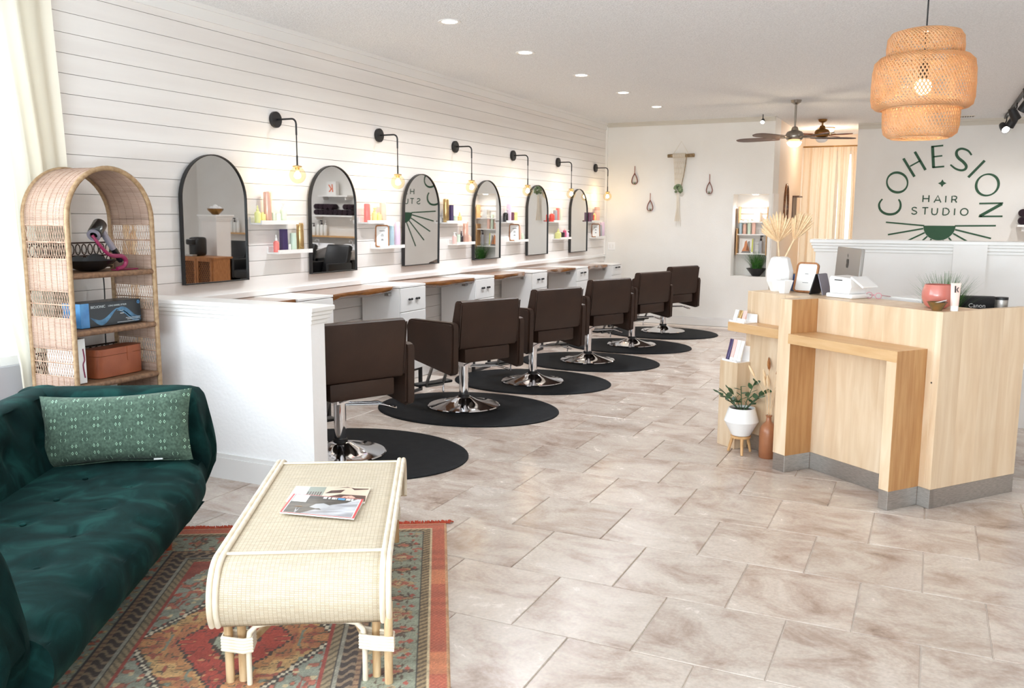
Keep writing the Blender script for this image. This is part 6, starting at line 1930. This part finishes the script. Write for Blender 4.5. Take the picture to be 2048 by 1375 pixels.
# spotlight by the ceiling corner
t = thing('ceiling_spotlight', 'small lit spotlight hanging by the back wall corner', 'light', (2.36, YB - .30, H))
obj('stem', tube(new(), [(0, 0, 0), (0, 0, -.06)], .006, 8), m_black, t, 60)
obj('lamp_head', lathe(new(), [(.018, .03), (.028, .0), (.03, -.035), (.027, -.035), (.024, -.03), (0, -.028)], 18, T(0, 0, -.085) @ RX_(-.9)), m_black, t, 40)
obj('lens', lathe(new(), [(0, -.0355), (.026, -.0355), (.026, -.033), (0, -.033)], 18, T(0, 0, -.085) @ RX_(-.9)), m_lamp, t, 40)

# ------------------------------------------------------------------ hallway beyond the corner
m_beige = mat('beige_curtain', rgb(226, 206, 182), .85)
translucent(m_beige, rgb(240, 222, 198), .5)
t = None
for k, (a0, a1, b0, b1, nf) in enumerate(((2.51, 3.03, 2.50, 3.02, 5), (3.05, 3.24, 3.085, 3.22, 2), (3.26, 3.45, 3.285, 3.43, 2))):
    c2 = curtain('long beige curtain in three panels across the end of the hallway', 15.9, 'x', [(2.76, a0, a1), (1.9, b0, b1), (.03, b0 - .01, b1 + .01)], .03, 2.76, nf, .03, m_beige, ncol=20 * nf, seed=3 + k)
    if t is None: t = c2
    else:
        for ch in kids(c2): ch.parent = t
        bpy.data.objects.remove(c2)
obj('curtain_rod', tube(new(), [(2.49, 15.9, 2.775), (3.455, 15.9, 2.775)], .012, 8), m_brz, t, 60)
t = thing('hall_ceiling_lamp', 'warm flush lamp on the hallway ceiling', 'lamp', (2.95, 14.9, H))
obj('base_plate', lathe(new(), [(0, -.012), (.13, -.012), (.13, 0), (0, 0)], 24), m_brz, t, 40)
obj('glass_bowl', lathe(new(), [(.12, -.012), (.115, -.05), (.07, -.085), (0, -.095)], 24, caps=False), m_opal, t, 60)
point('hall_light', (2.95, 14.9, H - .14), 11, (1.0, .90, .80), .08)
t = thing('oval_mirror', 'tall oval mirror in a wooden frame on the hallway wall', 'mirror', (XC + .004, 14.2, 1.74))
MO = frame_M((0, 0, 0), (0, 1, 0), (0, 0, 1), (1, 0, 0))
obj('frame', tube(new(), [(.008, .17 * math.cos(q * PI / 20), .35 * math.sin(q * PI / 20)) for q in range(40)], .02, 8, closed=True), m_wood, t, 60)
obj('glass', prism(new(), [(.17 * math.cos(q * PI / 20), .35 * math.sin(q * PI / 20)) for q in range(40)], .002, .008, MO), m_mirror, t, 0)
t = thing('dark_wall_box', 'small dark box shelf on the hallway wall past the oval mirror', 'shelf', (XC, 15.15, 1.72))
obj('shelf_box', box(box(box(new(), (0, -.22, -.16), (.10, .22, -.14)), (0, -.22, .20), (.10, .22, .22)), (0, -.22, -.14), (.012, .22, .20)), m_walnut, t, 0)

# ------------------------------------------------------------------ track lights and ceiling vent
t = thing('track_light', 'black ceiling track with spot heads at the right edge', 'light', (5.37, 0, 2.93))
obj('rail', box(new(), (-.017, 8.6, .02), (.017, 14.2, .054)), m_black, t, 0)
for q, y in enumerate((9.4, 10.4, 11.4, 12.3, 13.2, 13.95)):
    hd_ = obj('spot_head', lathe(new(), [(.0, .09), (.04, .085), (.05, .04), (.055, -.06), (.05, -.06), (.045, -.02), (0, 0)], 18, T(.02 * (-1) ** q, y, -.12) @ RY(.5 * (-1) ** q) @ RX_(.35 if q < 5 else -.9)), m_black, t, 40)
    obj('yoke', tube(new(), [(0, y, .03), (0, y, -.03), (.02 * (-1) ** q, y, -.08)], .008, 6), m_black, hd_, 60)
    obj('lens', lathe(new(), [(0, -.05), (.05, -.05), (.05, -.046), (0, -.046)], 18, T(.02 * (-1) ** q, y, -.12) @ RY(.5 * (-1) ** q) @ RX_(.35 if q < 5 else -.9)), m_lamp, hd_, 40)
spot('track_spot', (5.37, 12.6, 2.72), 40, (1, .95, .88), 2.2, .06, (.5, 0, 0))
t = thing('ceiling_vent', 'small dark slotted air vent on the ceiling by the far wall', 'vent', (4.87, 13.9, H))
obj('vent_frame', box(new(), (-.11, -.06, -.012), (.11, .06, 0)), m_cv, t, 0)
for q in range(7): obj('slat', box(new(), (-.10 + q * .03, -.05, -.016), (-.085 + q * .03, .05, -.011)), m_black, t, 0)

# ------------------------------------------------------------------ wash area (seen in the first two mirrors and past the low wall)
m_basin = mat('basin_white', rgb(238, 238, 240), .15); m_vinyl = mat('black_vinyl', rgb(20, 20, 22), .35)
def wash(x, y, label):
    t = thing('backwash_unit', label, 'wash basin', (x, y, 0), 0, 'backwash units')
    obj('pedestal', box(new(), (-.20, -.05, 0), (.20, .35, .68), bev=.02, seg=2), m_vinyl, t, 40)
    rows = []
    for i in range(13):
        a = i / 12
        row = []
        for j in range(17):
            b_ = -1 + j / 8
            rim = max(abs(b_), abs(a * 2 - 1))
            z = .86 + .10 * a - .16 * max(0, 1 - rim ** 3) - (.09 * max(0, 1 - (b_ / .45) ** 2) if a < .12 else 0)
            row.append(Vector((b_ * .27 * (1 - .12 * (a - .5) ** 2), -.18 + a * .56, z)))
        rows.append(row)
    bm = new(); sheet(bm, rows, .02)
    obj('basin', bm, m_basin, t, 60)
    obj('basin_shell', lathe(new(), [(.12, .64), (.2, .70), (.25, .80), (.27, .88)], 24, T(0, .10, 0) @ Matrix.Diagonal((1, 1, 1, 1)), caps=False), m_basin, t, 60)
    obj('faucet', tube(new(), [(.06, .33, .93), (.06, .33, 1.02), (.06, .25, 1.04), (.06, .22, 1.01)], .012, 8), m_chrome, t, 60)
    obj('seat', box(new(), (-.28, -.95, .30), (.28, -.35, .46), bev=.04, seg=3), m_vinyl, t, 40)
    obj('backrest', box(new(), (-.27, 0, 0), (.27, .12, .62), M=T(0, -.42, .40) @ RX_(-.35), bev=.04, seg=3), m_vinyl, t, 40)
    for s in (-1, 1): obj('armrest', box(new(), (s * .30 - .04, -.95, .30), (s * .30 + .04, -.25, .66), bev=.03, seg=2), m_vinyl, t, 40)
    obj('base', box(new(), (-.25, -.80, 0), (.25, .0, .30), bev=.02), m_vinyl, t, 0)
wash(5.5, 13.75, 'white and black backwash basin chair, under the towel shelf')
wash(6.3, 13.75, 'white and black backwash basin chair, second beneath the far wall ledge')
wash(7.1, 13.75, 'white and black backwash basin chair, third beneath the far wall ledge')
wash(7.95, 13.75, 'white and black backwash basin chair, last beneath the far wall ledge')
def wshelf(label, x0, x1, z, d, m, nm):
    t = thing(nm, label, 'shelf', (0, YS, z))
    obj('board', box(new(), (x0, -d, 0), (x1, 0, .03)), m, t, 0)
    for x in (x0 + .06, x1 - .09): obj('bracket', box(new(), (x, -d * .8, -.06), (x + .03, 0, 0)), m, t, 0)
wshelf('top white floating shelf on the far wall, above the towels', 5.75, 6.45, 1.86, .22, m_trim, 'floating_shelf')
wshelf('lower white floating shelf on the far wall holding dark towels', 5.62, 6.60, 1.475, .24, m_trim, 'floating_shelf')
wshelf('long wooden ledge above the wash basins', 5.3, 9.3, 1.07, .16, m_ltwood, 'wash_ledge')
m_twl = mat('dark_towel', rgb(44, 28, 38), .95, bump=.5, bs=200)
r11 = random.Random(4)
TW = [(5.63 + .115 * c, r) for c in range(8) for r in range(2 if c not in (2, 3) else 1)]
for k, (x, r) in enumerate(TW):
    o = thing('rolled_towel', 'dark plum rolled towel, %s of the %s row, on the lower far-wall shelf' % (['leftmost', 'second', 'third', 'fourth', 'fifth', 'sixth', 'seventh', 'rightmost'][round((x - 5.63) / .115)], ('bottom', 'top')[r]), 'towel', (x + .055, YS - .14, 1.5055 + .054 + r * .1085), 0, 'rolled dark towels')
    bm = new()
    lathe(bm, [(.0, -.10), (.05, -.10), (.054, -.09), (.054, .09), (.05, .10), (0, .10)], 14, RX_(PI / 2))
    obj('roll', bm, m_twl, o, 40)
    sp_ = [(.004 + .0026 * q) for q in range(16)]
    obj('spiral_edge', tube(new(), [(rr2 * math.cos(q * .9), -.1005, rr2 * math.sin(q * .9)) for q, rr2 in enumerate(sp_)], .003, 4), m_twl, o, 60)
t = thing('product_sign_box', 'white box printed with an orange letter K, top far-wall shelf', 'box', (6.15, YS - .14, 1.8905))
obj('carton', box(new(), (-.11, -.05, 0), (.11, .05, .26), bev=.002), m_paper, t, 0)
bm = new()
for poly in ([(-.05, .06), (-.025, .06), (-.01, .21), (-.035, .21)], [(-.02, .12), (.04, .20), (.07, .20), (.01, .12)], [(-.02, .12), (.012, .12), (.06, .06), (.028, .06)]): prism(bm, poly, .0505, .052, frame_M((0, 0, 0), (1, 0, 0), (0, 0, 1), (0, -1, 0)))
obj('letter', bm, mat('orange_print', rgb(226, 112, 70), .5), t, 0)
for k, x in enumerate((6.38, 6.47, 6.56, 6.66, 8.62, 8.71, 8.80, 8.89)):
    bottle('pump', 'white', (x, YS - .08, 1.1005), .30 if k % 4 < 3 else .24, .037, 'white pump bottle, %s on the ledge above the basins' % ['leftmost', 'second', 'third', 'fourth', 'fifth', 'sixth', 'seventh', 'rightmost'][k], 'white pump bottles above the basins', 0, 'dark' if k % 2 else None)
# cabinet with wicker doors beside the pillar, seen in the first mirror
t = thing('wicker_door_cabinet', 'small honey wood cabinet with lattice doors beside the wash pillar', 'cabinet', (5.57, 10.42, 0))
obj('carcass', box(box(box(box(box(new(), (0, 0, .08), (.03, .40, .82)), (.67, 0, .08), (.70, .40, .82)), (-.01, -.01, .82), (.71, .41, .85)), (0, 0, .08), (.70, .40, .11)), (0, .36, .11), (.70, .40, .82)), m_frwood, t, 0)
for x0 in (.03, .355):
    d_ = obj('door', box(box(box(box(new(), (x0, -.012, .11), (x0 + .04, .01, .82)), (x0 + .28, -.012, .11), (x0 + .315, .01, .82)), (x0 + .04, -.012, .78), (x0 + .28, .01, .82)), (x0 + .04, -.012, .11), (x0 + .28, .01, .16)), m_frwood, t, 0)
    lt = new()
    for q in range(-12, 10):
        for s in (1, -1):
            xa = x0 + .04 + q * .04; pts = []
            za, zb2 = .16, .78
            p0, p1 = (xa, za), (xa + .62 * .6, zb2)
            if s < 0: p0, p1 = (2 * x0 + .32 - p0[0], p0[1]), (2 * x0 + .32 - p1[0], p1[1])
            # clip to the door opening
            lo_, hi_ = x0 + .04, x0 + .28
            f0, f1 = 0.0, 1.0
            dx = p1[0] - p0[0]
            fa, fb_ = sorted(((lo_ - p0[0]) / dx, (hi_ - p0[0]) / dx))
            f0, f1 = max(0, fa), min(1, fb_)
            if f1 - f0 < .04: continue
            tube(lt, [(p0[0] + dx * f0, 0 + .004 * s, za + (zb2 - za) * f0), (p0[0] + dx * f1, .004 * s, za + (zb2 - za) * f1)], .005, 4)
    o = obj('lattice', lt, m_frwood, d_, 0); o['kind'] = 'stuff'
obj('inner_back', box(new(), (.03, .02, .11), (.67, .03, .82)), m_walnut, t, 0)
for x, y in ((.02, .02), (.64, .02), (.02, .34), (.64, .34)): obj('leg', box(new(), (x, y, 0), (x + .04, y + .04, .08)), m_frwood, t, 0)
t = thing('coffee_machine', 'black rounded coffee machine on the lattice-door cabinet', 'coffee maker', (6.08, 10.62, .8505))
obj('machine_body', box(new(), (-.10, -.12, 0), (.10, .12, .30), bev=.05, seg=3), m_blackc, t, 40)
obj('brew_head', box(new(), (-.07, -.19, .18), (.07, -.10, .27), bev=.02, seg=2), m_black, t, 40)
obj('drip_tray', box(new(), (-.08, -.20, 0), (.08, -.10, .03), bev=.005), m_steel, t, 0)
t = thing('white_flower_bowl', 'gold bowl of white balls on the pillar cap', 'bowl', (6.11, 11.06, 1.5005))
obj('bowl_body', lathe(new(), [(0, 0), (.05, 0), (.06, .01), (.12, .07), (.13, .10), (.122, .10), (.11, .07), (.05, .015), (0, .012)], 24, caps=False), m_brz, t, 60)
for q in range(7):
    a = 2 * PI * q / 6
    bm = new(); r_ = 0 if q == 6 else .062
    sphere(bm, (r_ * math.cos(a), r_ * math.sin(a), .095 + (.03 if q == 6 else 0)), .042, 12, 8)
    obj('ball', bm, m_ceram, t, 60)
